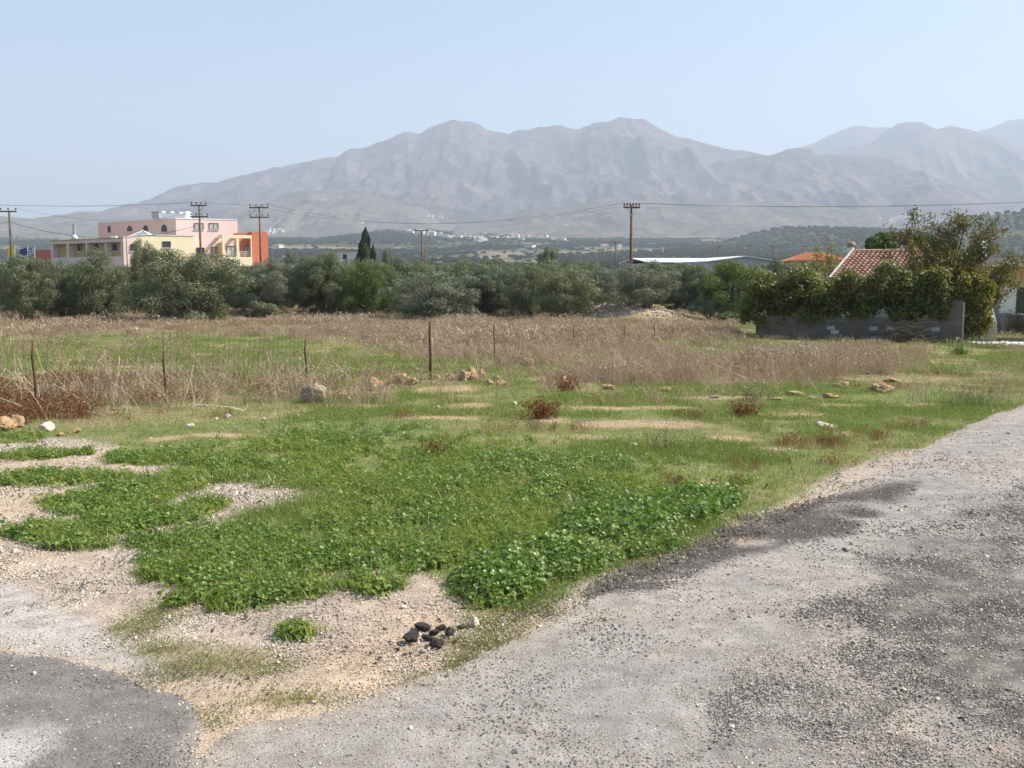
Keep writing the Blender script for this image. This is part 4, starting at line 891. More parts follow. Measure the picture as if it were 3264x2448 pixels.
for row, y in enumerate((82, 89, 96, 104, 113, 123, 134)):
    half = y * .56
    for x in np.arange(-half, half * .62, 6.2 + row * .25):
        xx, yy = x + rr.uniform(-1, 1), y + rr.uniform(-1.5, 1.5)
        if 5 < xx < 20 and yy < 84: continue
        if any(math.hypot(xx - a, yy - b) < r_ for a, b, r_ in occupied): continue
        u = CX + F * xx / yy
        h = rr.uniform(3.9, 4.9) * (.92 if u < 900 else 1) * (1.0 if u < 1900 else .95)
        nearb = 'before the pink building' if u < 900 else ('below the village hill' if u < 1900 else 'before the warehouse')
        put_tree('olive_tree', OLV[rr.randrange(7)], on_ground(xx, yy, -.05), rr.uniform(.95, 1.25), h / 4.75, rr.uniform(0, 6.28), 'olive tree inside the dense grove ' + nearb, 'olive tree', 'olive trees of the grove ' + nearb, M_olive if rr.random() < .7 else M_olive_g)
        cnt += 1
# bushes
def bush(u, vb, wpx, vt, label, m, L=.13, W=.05, n=7000, seed=1, name='bush', cat='bush'):
    b = ghit(u, vb); wd = wpx * b.y / F; H = at(u, vt, b.y).z - b.z
    (V, Fq), C = crown_cloud(wd / 2, wd / 2, H * .55, H * .42, 26, n, L, W, seed, low=.5, cr=(.25, .45)); V[:, 2] = np.maximum(V[:, 2], .03)
    t = thing(name, b, label, cat)
    link('foliage', np_mesh('foliage', V, Fq), t, m)
    sb = MB()
    for k in range(0, len(C), 3): sb.tube([(0, 0, -.05), tuple(C[k] * .5), tuple(C[k])], [.04, .03, .01], 5)
    sb.build('stems', M_bark, t, True); return t
bush(838, 1024, 105, 940, 'small round dark bush at the foot of the grey olive', M_olive, seed=301)
bush(2262, 1018, 165, 938, 'grey green bush beside the earth heap', M_olive_g, seed=302, n=9000)
bush(2350, 1032, 130, 985, 'bright green weeds beside the vine corner', M_broad, .12, .08, 3500, 303)
bush(1240, 850, 46, 800, 'round dark tree far beyond the grove by the cypress', M_cyp, .3, .12, 5000, 304) if False else None
bush(2835, 1262 - 60, 30, 1180, 'tiny leafy weed on the dry field', M_broad, .05, .03, 500, 306) if False else None
for u, D, vt, wpx, lab in ((1232, 165, 800, 50, 'round dark tree beyond the grove beside the cypress'), (1745, 120, 793, 75, 'olive crown rising above the grove below the village'), (930, 170, 806, 45, 'rounded tree beyond the grove beside the red wall')):
    p = at(u, 900, D); b = on_ground(p.x, D); H = at(u, vt, D).z - b.z
    put_tree('leafy_tree', OLV[rr.randrange(7)], b, wpx * D / F / 4.6, H / 4.7, rr.random() * 6, lab, 'tree', None, M_olive)
# cypresses
def cypress(u, vt, D, wpx, label, seed):
    global rng
    p = at(u, 900, D); b = on_ground(p.x, D); H = at(u, vt, D).z - b.z; wd = wpx * D / F / 2
    keep_, rng = rng, np.random.default_rng(seed); n = 9000
    h = rng.random(n) ** .8; prof = wd * np.interp(h, [0, .12, .35, .6, .8, .93, 1], [.55, .95, 1, .78, .5, .26, .04])
    a = rng.random(n) * 2 * np.pi; lob = 1 + .22 * np.sin(a * 3 + h * 9) + .16 * np.sin(h * 31 + a)
    r = prof * lob * (.5 + .5 * rng.random(n) ** .5); P = np.stack([r * np.cos(a) + .1 * wd * np.sin(h * 7), r * np.sin(a), .4 + h * (H - .4)], 1)
    N = np.stack([np.cos(a), np.sin(a), .5 + 0 * a], 1) + .5 * rand_unit(n); N /= np.linalg.norm(N, axis=1, keepdims=True)
    V, Fq = leaf_quads(P, N, .42, .13, 0, T=np.tile([[0, 0, 1.5]], (n, 1))); rng = keep_
    t = thing('cypress_tree', b, label, 'cypress'); link('crown', np_mesh('crown', V, Fq), t, M_cyp); MB().tube([(0, 0, -.1), (0, 0, H * .6)], [.2, .05], 8).build('trunk', M_bark, t, True)
cypress(1166, 727, 140, 62, 'tall dark cypress rising above the olive grove', 401); cypress(1190, 783, 141, 34, 'small dark cypress at the foot of the tall one', 402)

# ------------------------------------------------------------------ the vine over the block wall
Pd = Vector((-math.sin(wrz), math.cos(wrz), 0)); Ed = Vector((math.cos(wrz), math.sin(wrz), 0))
rng_keep = rng; rng = np.random.default_rng(77)
vt = thing('grape_vine', (WA.x, WA.y, gb), 'sprawling grape vine turning red over the block wall', 'vine', rz=wrz)
ncl = 520; s_ = rng.random(ncl); xs_ = -.8 + s_ * (Lw + 1.1); dp = rng.random(ncl) ** 1.6 * 3.2 - .15
topz = np.interp(xs_, [-1, 1, 3, 5, Lw], [2.6, 3.2, 3.3, 3.15, 3.3]) + .25 * np.sin(xs_ * 1.3) + .25 * np.sin(xs_ * 3.1 + 1) + .25 * (xs_ / Lw); lowz = np.where(dp < .8, np.interp(xs_, [-.8, .3, Lw * .62, Lw * .75, Lw], [.75, 1.1, 1.15, 1.3, 1.75]), 1.5)
lowz = lowz - .75 * (rng.random(ncl) ** 4) * (dp < .5); zz = lowz + (topz - lowz) * rng.random(ncl) ** .85; C = np.stack([xs_, dp, zz], 1); r_ = .26 + .24 * rng.random(ncl)
n = 62000; k = rng.integers(0, ncl, n); d = rand_unit(n); P = C[k] + d * (r_[k] * rng.random(n) ** .45)[:, None]
N = d * .5 + rand_unit(n) * .6 + np.array([.1, -.2, .7]); N /= np.linalg.norm(N, axis=1, keepdims=True); sz_ = .6 + .7 * rng.random(n)
V, Fq = leaf_quads(P, N, .13 * sz_, .108 * sz_, .25); link('foliage', np_mesh('foliage', V, Fq), vt, M_vine)
# hanging curtain at the pier
n = 5200; hc = np.stack([Lw + pw - .1 + 1.35 * rng.random(40), .1 + .7 * rng.random(40), .5 + 2.6 * rng.random(40) ** .8], 1); hc[:, 0] -= .35 * np.clip(1.4 - hc[:, 2], 0, 1) * (hc[:, 0] - Lw - pw); k = rng.integers(0, 40, n)
P = hc[k] + rand_unit(n) * (.34 * rng.random(n) ** .5)[:, None] * np.array([1, 1, 1.3]); N = rand_unit(n) + np.array([.3, -.5, .5]); N /= np.linalg.norm(N, axis=1, keepdims=True)
V, Fq = leaf_quads(P, N, .15, .12, .3); link('hanging_shoots', np_mesh('hanging_shoots', V, Fq), vt, M_vine)
tb = MB()
for q in range(7):
    x = .6 + q * (Lw - 1) / 6; tb.tube([(x, .6, 0), (x + .1 * math.sin(q * 3), .55, .7), (x + .2 * math.cos(q), .7, 1.5), (x + .4, 1, 2.2)], [.05, .045, .035, .02], 6)
tb.build('trunk', M_bark, vt, True)
for q in range(5):
    x = .8 + q * (Lw - 1.2) / 4
    for y in (.55, 3.0): MB().tube([(x, y, 0), (x, y, 2.2)], .05, 6).build('trellis_post', M_wood, vt)
    MB().tube([(x, .3, 2.26), (x, 3.2, 2.26)], .04, 6).build('trellis_rafter', M_wood, vt)
# ------------------------------------------------------------------ branching trees behind the wall
def branch_tree(name, base, tips, label, cat, m, seed, leaf=(.15, .085), per=55, trunk_h=1.2, r0=.16, twig=5, spread=.55):
    global rng
    keep_, rng = rng, np.random.default_rng(seed); rr = random.Random(seed)
    t = thing(name, base, label, cat); b = MB(); LP = []
    f = Vector((0, 0, trunk_h)); b.tube([(0, 0, -.1), (.05, .02, trunk_h * .5), f], [r0 * 1.2, r0, r0 * .8], 8)
    for tip in tips:
        T = Vector(tip) - Vector(base); mid = f.lerp(T, .5) + Vector((rr.uniform(-.3, .3), rr.uniform(-.3, .3), .25)); b.tube([f, f.lerp(mid, .5), mid, mid.lerp(T, .6), T], [r0 * .5, r0 * .4, r0 * .28, .025, .008], 6)
        for q in range(twig):
            s0 = rr.uniform(.3, 1.0); A = (f.lerp(mid, s0 * 2) if s0 < .5 else mid.lerp(T, s0 * 2 - 1)); d = (T - f).normalized() * .5 + Vector((rr.uniform(-1, 1), rr.uniform(-1, 1), rr.uniform(-.3, .9)))
            E = A + d.normalized() * rr.uniform(.4, 1.0) * spread * 1.6; b.tube([A, A.lerp(E, .5) + Vector((0, 0, .05)), E], [.018, .012, .005], 5)
            for z in range(per):
                w_ = rr.random(); LP.append(tuple(A.lerp(E, .25 + .85 * w_) + Vector((rr.gauss(0, .16), rr.gauss(0, .16), rr.gauss(0, .14))) * spread * 1.4))
    P = np.array(LP); N = rand_unit(len(P)) + np.array([.1, -.2, .6]); N /= np.linalg.norm(N, axis=1, keepdims=True)
    V, Fq = leaf_quads(P, N, leaf[0] * (.7 + .6 * rng.random(len(P))), leaf[1], .5)
    b.build('trunk', M_bark, t, True); link('crown', np_mesh('crown', V, Fq), t, m); rng = keep_; return t
wb = on_ground(at(3000, 1000, 51).x, 51)
tips = [at(u, v, 51 + dy) for u, v, dy in ((3085, 690, 0), (3060, 705, .5), (3010, 720, 0), (2905, 715, .6), (2880, 760, 1.2), (3140, 740, -.5), (3110, 760, .3), (3170, 800, -.8), (3215, 835, -.6), (3230, 850, .2), (3190, 900, -1), (3215, 940, -1.2), (3160, 960, -1.4), (2980, 790, .8), (2960, 810, 0), (2890, 850, -.4), (2820, 870, .4), (2960, 850, -1), (3020, 850, -1.2), (3080, 840, -1), (3110, 880, -1.5), (3060, 900, -1.7), (2990, 890, -1.5), (2900, 880, -1.2), (3140, 900, -.6), (3020, 800, 1.5), (3080, 800, 1))]
branch_tree('walnut_tree', wb, tips, 'reddish brown walnut tree with sparse upper twigs behind the gate pier', 'tree', M_walnut, 501, per=84, twig=12, spread=.7, leaf=(.14, .08))
tb_ = on_ground(at(2640, 1000, 75).x, 75)
branch_tree('young_tree', tb_, [at(u, v, 75 + d_) for u, v, d_ in ((2635, 755, 0), (2600, 790, .4), (2650, 780, 0), (2665, 810, -.4), (2610, 820, .3), (2640, 830, 0), (2590, 830, 0), (2670, 840, .5), (2620, 860, -.5))], 'thin pale yellow green tree before the hip-roofed house', 'tree', M_pale, 502, per=14, twig=6, spread=.6, r0=.07, leaf=(.2, .1))
# flat topped dark tree behind the tiled roof
p = at(2880, 900, 66); b = on_ground(p.x, 66); t = thing('dark_tree', b, 'flat topped dark green tree behind the tiled roof', 'tree')
rng = np.random.default_rng(88); cl = []
for u, v, rw in ((2785, 772, 24), (2815, 760, 28), (2850, 762, 30), (2880, 758, 26), (2905, 770, 24), (2935, 772, 26), (2965, 765, 26), (2995, 768, 28), (2840, 785, 24), (2775, 785, 16), (2955, 785, 20), (2800, 788, 20)):
    q = at(u, v, 66 + rng.uniform(-1, 1)); cl.append((*(q - b), rw * 66 / F))
cl = np.array(cl); n = 11000; k = rng.integers(0, len(cl), n); d = rand_unit(n); P = cl[k, :3] + d * (cl[k, 3] * (.4 + .65 * rng.random(n)))[:, None] * np.array([1.05, 1, .75])
N = d + .6 * rand_unit(n); N /= np.linalg.norm(N, axis=1, keepdims=True); V, Fq = leaf_quads(P, N, .2, .09, 0); link('crown', np_mesh('crown', V, Fq), t, M_pine)
tb = MB(); tb.tube([(0, 0, -.1), (.1, 0, 1.6), (.2, 0, 2.6)], [.22, .17, .14], 8)
for c in cl[::1]: tb.tube([(.2, 0, 2.5), tuple((Vector(c[:3]) * .6 + Vector((.08, 0, 1.0)))), tuple(c[:3])], [.07, .05, .015], 6)
tb.build('trunk', M_bark, t, True)
# shrubs before the yellow house and small plants
def shrub_at(p, wd, H, label, m, L, W, n, seed, name='shrub', cat='shrub'):
    (V, Fq), C = crown_cloud(wd / 2, wd / 2, H * .55, H * .42, 18, n, L, W, seed, low=.5, cr=(.25, .45)); V[:, 2] = np.maximum(V[:, 2], .02)
    t = thing(name, p, label, cat); link('foliage', np_mesh('foliage', V, Fq), t, m)
    sb = MB()
    for k in range(0, len(C), 2): sb.tube([(0, 0, -.03), tuple(C[k] * .5), tuple(C[k])], [.02, .015, .006], 5)
    sb.build('stems', M_bark, t, True); return t
M_dryb = leaf_mat('dry brown twigs', [(.11, .075, .04), (.17, .12, .07), (.13, .12, .05), (.23, .17, .10)], .2, .8, .1)
M_redb = leaf_mat('rust red seed heads', [(.10, .035, .02), (.15, .055, .03), (.20, .09, .05)], .25, .8, .1)
M_fresh = leaf_mat('fresh green leaves', [(.04, .085, .012), (.07, .13, .02), (.11, .17, .035)], .35, .5, .3)
def blade_tuft(n, H, W, spread, lean, seed, seg=3, head=0.0):
    r = np.random.default_rng(seed); V, Fc = [], []
    for i in range(n):
        a = r.random() * 6.283; d = np.array([math.cos(a), math.sin(a), 0]); b = np.array([*(r.normal(0, spread, 2)), -.01]); h = H * (.4 + .7 * r.random()); l = lean * (.2 + r.random()); w = W * (.7 + .6 * r.random()); tw = r.random() * 6.28; s_ = np.array([math.cos(tw), math.sin(tw), 0])
        pts = [b + d * l * h * (k / seg) ** 1.6 + r.normal(0, .04 * h, 3) * (k > 0) + np.array([0, 0, h * (k / seg) * (1 - .25 * l * (k / seg))]) for k in range(seg + 1)]
        for k in range(seg):
            w0, w1 = w * (1 - k / seg * .6), w * (1 - (k + 1) / seg * .6); n0 = len(V); V += [pts[k] - s_ * w0 / 2, pts[k] + s_ * w0 / 2, pts[k + 1] + s_ * w1 / 2, pts[k + 1] - s_ * w1 / 2]; Fc.append((n0, n0 + 1, n0 + 2, n0 + 3))
            if head:
                for q in range(3): e = pts[k + 1] + r.normal(0, head, 3); u_, v_ = r.normal(0, head * .5, 3), r.normal(0, head * .5, 3); n0 = len(V); V += [e - u_, e + v_, e + u_, e - v_]; Fc.append((n0, n0 + 1, n0 + 2, n0 + 3))
    return np_mesh('tuft', np.array(V), np.array(Fc))
for u, v, wd, H, lab, m, sd_, n, hd in ((3175, 1062, 1.7, 1.3, 'scraggy dry shrub before the yellow house wall', M_dryb, 601, 260, .03), (3262, 1064, 2.0, 1.5, 'dry brown shrub under the dark window', M_dryb, 602, 300, .03), (3060, 1102, 1.2, .4, 'low spiky green plant at the gate foot', M_fresh, 603, 160, 0), (3060, 1132, .5, .4, 'small bright green weed before the gate', M_fresh, 604, 120, .02), (3160, 1110, 1.8, .3, 'low green weeds along the white pebble strip', M_fresh, 605, 260, .015)):
    o = link('shrub', blade_tuft(n, H, .014, wd * .26, .6, sd_, 3, hd), None, m); o.location = ghit(u, v); tag(o, lab, 'shrub')
t = thing('brick_pier', on_ground(at(2466, 900, 54).x, 54), 'thin dark stepped pier standing up out of the vine', 'pier'); zb_ = at(2466, 862, 54).z - t.location.z
MB().box((.06, 0, zb_ / 2), (.22, .25, zb_)).build('shaft', M_wood, t); MB().box((-.13, .02, zb_ / 2 - .12), (.16, .2, zb_ - .24)).build('step', M_wood, t)
for u, v, wd, H, lab, m, sd_, n, hd in ((1722, 1335, .36, .30, 'rust red weed tuft on the pale stony patch', M_redb, 611, 150, .012), (1808, 1248, .42, .30, 'rust red tuft at the edge of the dry grass', M_redb, 612, 130, .014), (2372, 1328, .34, .24, 'small rust red tuft among flat stones', M_redb, 613, 110, .012),
                                   (3085, 1292, 1.2, .30, 'grassy green mound beside the road edge', M_fresh, 614, 420, 0), (2405, 1275, .8, .32, 'thin olive green shrub among flat stones', M_olive, 615, 90, .014), (1385, 1458, .24, .18, 'small rusty tuft in the lush green weeds', M_redb, 616, 70, .01), (2120, 1434, .5, .28, 'twiggy dark weed on the thin grass', M_dryb, 617, 70, .006)):
    o = link('weed_tuft', blade_tuft(n, H, .005, wd * .26, .8, sd_, 3, hd), None, m); o.location = ghit(u, v); tag(o, lab, 'weed')
# white sheeting hung beside the vine
p = at(3150, 1040, 50.5); b = on_ground(p.x, 50.5); zs_ = [at(3150, v, 50.5).z - b.z for v in (955, 985, 1015, 1035, 1050)]; xo = [at(u, 1000, 50.5).x - b.x for u in (3143, 3158, 3168, 3172, 3150)]
vs, fs = [], []
for z, x in zip(zs_, xo):
    for k in range(6): vs.append((x - .75 * (1 - k / 5), .12 * math.sin(k * 1.2) - .2 * (k / 5), z - .05 * k * (1 - k / 5)))
for r_i in range(4):
    for k in range(5): q = r_i * 6 + k; fs.append((q, q + 1, q + 7, q + 6))
n0 = len(vs); vs += [(a, b_ + .02, c) for a, b_, c in vs]; fs += [tuple(n0 + i for i in f) for f in fs]
o = MB(); o.v, o.f, o.m = vs, fs, [0] * len(fs); o = o.build('tarpaulin', M_white, None, True); o.location = b; tag(o, 'white sheet hanging beside the vine at the yellow house', 'tarpaulin')
# heap of cut branches against the wall
bp = thing('brush_pile', ghit(2890, 1092), 'dark heap of cut branches against the block wall', 'brush pile'); r5 = random.Random(5)
for q in range(130):
    x = r5.gauss(0, .75); y = r5.gauss(-.1, .25); z = max(.03, r5.random() * .95 * math.exp(-(x / 1.1) ** 2)); a = r5.uniform(-.5, .5); L = r5.uniform(.5, 1.5); dx, dz = math.cos(a) * L / 2 * r5.choice((-1, 1)), math.sin(a) * L / 2
    MB().tube([(x - dx, y + r5.uniform(-.2, .2), max(.02, z - dz)), (x, y, z + .08), (x + dx, y + r5.uniform(-.2, .2), max(.02, z + dz))], [.012, .016, .006], 5).build('branch', M_bark, bp)
rng = rng_keep

# ================================================================== ground cover
def scatter(name, P, rot, scl, pid, protos, label, cat):
    me = bpy.data.meshes.new(name); me.vertices.add(len(P)); me.vertices.foreach_set('co', np.ascontiguousarray(P, dtype=np.float32).ravel())
    for nm, ty, ar in (('rot', 'FLOAT_VECTOR', rot), ('scl', 'FLOAT_VECTOR', scl), ('pid', 'INT', pid)):
        a = me.attributes.new(nm, ty, 'POINT'); a.data.foreach_set('vector' if ty == 'FLOAT_VECTOR' else 'value', np.ascontiguousarray(ar, dtype=np.float32 if ty != 'INT' else np.int32).ravel())
    c = bpy.data.collections.new(name + ' kinds')
    for i, (pm, m) in enumerate(protos):
        o = bpy.data.objects.new('%s_kind_%02d' % (name, i), pm)
        if not pm.materials: pm.materials.append(m)
        c.objects.link(o)
    g = bpy.data.node_groups.new(name, 'GeometryNodeTree'); g.interface.new_socket('Geometry', in_out='INPUT', socket_type='NodeSocketGeometry'); g.interface.new_socket('Geometry', in_out='OUTPUT', socket_type='NodeSocketGeometry')
    gi = g.nodes.new('NodeGroupInput'); go = g.nodes.new('NodeGroupOutput'); ip = g.nodes.new('GeometryNodeInstanceOnPoints'); ci = g.nodes.new('GeometryNodeCollectionInfo')
    ci.inputs['Collection'].default_value = c; ci.inputs['Separate Children'].default_value = True; ci.inputs['Reset Children'].default_value = True
    def attr(nm, ty):
        q = g.nodes.new('GeometryNodeInputNamedAttribute'); q.data_type = ty; q.inputs['Name'].default_value = nm; return q.outputs[0]
    e2r = g.nodes.new('FunctionNodeEulerToRotation'); g.links.new(attr('rot', 'FLOAT_VECTOR'), e2r.inputs[0])
    g.links.new(gi.outputs[0], ip.inputs['Points']); g.links.new(ci.outputs[0], ip.inputs['Instance']); ip.inputs['Pick Instance'].default_value = True
    g.links.new(attr('pid', 'INT'), ip.inputs['Instance Index']); g.links.new(e2r.outputs[0], ip.inputs['Rotation']); g.links.new(attr('scl', 'FLOAT_VECTOR'), ip.inputs['Scale'])
    g.links.new(ip.outputs[0], go.inputs[0])
    o = link(name, me); md = o.modifiers.new('scatter', 'NODES'); md.node_group = g
    return tag(o, label, cat, kind='stuff')
rng = np.random.default_rng(2024)
def blades(n, H, W, spread, lean, seed, curve=.4, seg=2, head=0.0):
    r = np.random.default_rng(seed); V, Fc = [], []
    for i in range(n):
        a = r.random() * 6.283; d = np.array([math.cos(a), math.sin(a), 0]); s = np.array([-d[1], d[0], 0]); b = np.array([*(r.normal(0, spread, 2)), -.01])
        h = H * (.55 + .6 * r.random()); l = lean * (.3 + r.random()); w = W * (.7 + .6 * r.random()); tw = r.random() * 6.28; s = np.array([math.cos(tw), math.sin(tw), 0])
        pts = [b + d * l * h * ((k / seg) ** (1 + curve * 2)) + np.array([0, 0, h * (k / seg) * (1 - .25 * l * (k / seg))]) for k in range(seg + 1)]
        for k in range(seg):
            w0, w1 = w * (1 - k / seg * .6), w * (1 - (k + 1) / seg * .6) if k < seg - 1 or head else w * .08
            if head and k == seg - 1: w1 = w
            n0 = len(V); V += [pts[k] - s * w0 / 2, pts[k] + s * w0 / 2, pts[k + 1] + s * w1 / 2, pts[k + 1] - s * w1 / 2]; Fc.append((n0, n0 + 1, n0 + 2, n0 + 3))
        if head:
            for q in range(3):
                e = pts[-1] + r.normal(0, head * .5, 3); n0 = len(V); u_ = r.normal(0, head * .35, 3); v_ = r.normal(0, head * .35, 3); V += [e - u_, e + v_, e + u_, e - v_]; Fc.append((n0, n0 + 1, n0 + 2, n0 + 3))
    return np_mesh('tuft', np.array(V), np.array(Fc))
def mallow(n, H, Rl, spread, seed):
    r = np.random.default_rng(seed); V, Fc = [], []
    for i in range(n):
        rad = spread * math.sqrt(r.random()); a = r.random() * 6.283; h = H * (.35 + .75 * r.random()) * (1 - .45 * (rad / spread) ** 2)
        c = np.array([rad * math.cos(a), rad * math.sin(a), h]); nn = np.array([math.cos(a) * .45, math.sin(a) * .45, 1]) + r.normal(0, .4, 3); nn /= np.linalg.norm(nn)
        t = np.cross(nn, r.normal(size=3)); t /= np.linalg.norm(t); b = np.cross(nn, t); R_ = Rl * (.6 + .7 * r.random()); k = 10; n0 = len(V)
        V.append(c - nn * R_ * .18)
        for q in range(k):
            an = .35 + (6.283 - .7) * q / (k - 1); rr_ = R_ * (1 if q % 2 else .86); V.append(c + (t * math.cos(an) + b * math.sin(an)) * rr_ + nn * R_ * .1 * math.sin(an * 2.5))
        for q in range(k - 1): Fc.append((n0, n0 + 1 + q, n0 + 2 + q, n0 + 2 + q))
        s = np.array([.002, 0, 0]); n0 = len(V); V += [np.array([c[0] * .3, c[1] * .3, 0]) - s, np.array([c[0] * .3, c[1] * .3, 0]) + s, c + s, c - s]; Fc.append((n0, n0 + 1, n0 + 2, n0 + 3))
    me = bpy.data.meshes.new('weed'); me.from_pydata([tuple(v) for v in V], [], [f[:3] if f[2] == f[3] else f for f in Fc]); me.update(); return me
M_grass = leaf_mat('green grass blades', [(.11, .185, .027), (.16, .235, .043), (.235, .285, .07), (.36, .35, .13)], .35, .6, .2, inst=True)
M_thin = leaf_mat('thin autumn turf', [(.09, .17, .03), (.135, .205, .045), (.195, .235, .07), (.32, .29, .13)], .3, .7, .15, inst=True)
M_mal = leaf_mat('mallow leaves', [(.07, .135, .02), (.11, .195, .033), (.155, .235, .05), (.22, .28, .09)], .3, .42, .45, inst=True)
M_dry = leaf_mat('dead grass', [(.17, .125, .08), (.26, .195, .13), (.36, .28, .19), (.50, .41, .29)], .25, .85, .1, inst=True)
M_rust = leaf_mat('rusty dock stems', [(.12, .05, .028), (.17, .08, .04), (.21, .12, .06), (.26, .18, .11)], .25, .85, .1, inst=True)
M_straw = leaf_mat('bleached stalks', [(.30, .23, .16), (.42, .34, .25), (.52, .44, .34)], .15, .85, .1, inst=True)
M_dull = leaf_mat('short dull turf', [(.13, .15, .045), (.19, .20, .07), (.30, .26, .13)], .25, .8, .1, inst=True)
def sample(n, x0, x1, y0, y1, dens, pw=1.0):
    """n tries, more of them near; kept by dens(M, x, y) in 0..1"""
    y = y0 * (y1 / y0) ** (rng.random(n) ** pw); half = y * .56 + .6
    x = (rng.random(n) * 2 - 1) * half
    ok = (x > x0) & (x < x1); x, y = x[ok], y[ok]
    M = land(x, y); keep = rng.random(len(x)) < dens(M, x, y)
    x, y = x[keep], y[keep]; return x, y
def spread_out(name, x, y, s, protos, label, cat, tilt=.15, dz=0.0, zs=1.0):
    n = len(x); P = np.stack([x, y, gz(x, y) + dz], 1); rot = np.stack([rng.normal(0, tilt, n), rng.normal(0, tilt, n), rng.random(n) * 6.283], 1)
    scl = np.stack([s, s, s * zs], 1); print(name, n)
    return scatter(name, P, rot, scl, rng.integers(0, len(protos), n), protos, label, cat)
turf = lambda M: (1 - M['bare'] * (1 - M['lush'])) * (1 - sstep(-.1, .15, M['sd_road']))
patch = lambda x, y: sstep(.42, .58, fbm(x * .8, y * .5, 3, 211))
# lush weeds: broad leaves
mal = [(mallow(20, .12, .0155, .10, 700 + i), M_mal) for i in range(4)] + [(mallow(30, .14, .018, .12, 710 + i), M_mal) for i in range(2)] + [(mallow(14, .11, .015, .10, 716), M_thin)]
x, y = sample(70000, -30, 30, 3.2, 17, lambda M, x, y: np.maximum(M['lush'] * (.08 + .92 * M['gap']), .9 * M['lush'] * np.maximum(M['mallow1'], M['mallow2'])) * (.05 + .75 * sstep(.47, .58, fbm(x * 1.3, y * 1.3, 3, 221)) + .9 * np.maximum(M['mallow1'], M['mallow2'])) + M['low'] * .6 * sstep(.35, .6, fbm(x * 3, y * 3, 2, 223)))
M = land(x, y); big = np.maximum(M['mallow1'], M['mallow2'])
spread_out('mallow_weeds', x, y, (.55 + .35 * rng.random(len(x))) * (1 + .12 * big) * (1 - .2 * (1 - big)), mal, 'lush green mallow weeds with round leaves by the road', 'weeds', .2)
# green grass between them
gr = [(blades(20, .075, .0055, .055, .9, 720 + i), M_grass) for i in range(4)] + [(blades(9, .16, .004, .05, .8, 729, .4, 3), M_thin)] + [(mallow(16, .06, .011, .06, 725 + i), M_grass) for i in range(3)]
x, y = sample(130000, -40, 40, 3.2, 24, lambda M, x, y: np.clip(M['lush'] ** 1.6 * (.30 + .70 * M['gap']) * (.25 + .75 * sstep(.38, .52, fbm(x * 2.1, y * 2.1, 3, 225))) + M['low'] * .5, 0, 1) * (1 - .7 * M['earth']))
spread_out('green_grass', x, y, .7 + .6 * rng.random(len(x)), gr, 'bright green grass growing among the mallow weeds', 'grass', .25)
M_flow = leaf_mat('white petals', [(.6, .6, .56), (.75, .74, .66), (.7, .66, .3)], .3, .7, .1, inst=True)
fl = [(mallow(3, .10, .007, .06, 727 + i), M_flow) for i in range(2)]
x, y = sample(9000, -12, 12, 4, 15, lambda M, x, y: np.clip(M['lush'] + .35 * turf(M), 0, 1) * .22 * sstep(.5, .62, fbm(x * .7, y * .7, 2, 227))); spread_out('wild_flowers', x, y, .7 + .5 * rng.random(len(x)), fl, 'tiny white flowers among the green weeds', 'flowers', .3)
# thin turf of the field
th = [(blades(20, .05, .005, .075, 1.0, 730 + i), M_thin) for i in range(4)]; th2 = [(blades(22, .07, .012, .16, .9, 735 + i), M_thin) for i in range(3)]
tf = lambda M, x, y: turf(M) * (1 - M['lush']) * (1 - .9 * M['earth']) * (1 - .75 * np.maximum(M['dryback'], M['drymid'])) * (.10 + .90 * patch(x, y))
x, y = sample(110000, -40, 40, 5, 26, tf, .9); spread_out('field_turf', x, y, .7 + .6 * rng.random(len(x)), th, 'thin green and yellow turf of the near field', 'grass', .25)
x, y = sample(60000, -60, 60, 22, 75, tf, .8); spread_out('far_turf', x, y, 1.0 + .6 * rng.random(len(x)), th2, 'thin green turf of the field beyond the fence', 'grass', .2)
# short dull turf in the gravel
du = [(blades(30, .016, .0035, .05, 1.3, 740 + i), M_dull) for i in range(3)]
x, y = sample(150000, -10, 10, 2.8, 9, lambda M, x, y: M['dull'] * .9 * sstep(.28, .5, fbm(x * 5, y * 5, 2, 231)), 1.3); spread_out('short_turf', x, y, .7 + .7 * rng.random(len(x)), du, 'short trampled turf in the gravel', 'grass', .2)
# dry grass
dr = [(blades(16, .34, .006, .08, .45, 750 + i, .3, 3, .018), M_dry) for i in range(5)] + [(blades(10, .42, .006, .08, .7, 756, .3, 3, .02), M_straw)]
heap = lambda x, y: 1 - sstep(65.5, 67.5, y) * sstep(2.5, 4, x) * sstep(15, 13.5, x)
dd = lambda M, x, y: heap(x, y) * np.clip(np.maximum(np.maximum(M['dryback'], M['drymid']), M['dryfence'] * .14), .07 * turf(M) * (1 - M['lush']), 1) * (.12 + .88 * patch(x * 1.7, y * 1.3))
x, y = sample(60000, -60, 60, 14, 42, dd, .8); k = land(x, y); spread_out('dry_grass', x, y, (.35 + .65 * rng.random(len(x))) * (.25 + 1.5 * fbm(x * .45, y * .3, 3, 241)) * (1 + .35 * k['drymid'] * sstep(2, 6, x)), dr, 'tall dead brown grass of the field by the fence posts', 'grass', .22)
db = [(blades(22, .30, .013, .22, .45, 760 + i, .3, 2, .035), M_dry) for i in range(4)] + [(blades(14, .45, .013, .2, .6, 766, .3, 2, .04), M_straw)]
x, y = sample(52000, -75, 75, 38, 92, lambda M, x, y: dd(M, x, y) * 1.0, .75); spread_out('far_dry_grass', x, y, (.5 + .6 * rng.random(len(x))) * (.3 + 1.4 * fbm(x * .3, y * .2, 3, 243)), db, 'dead brown grass below the olive trees', 'grass', .2)
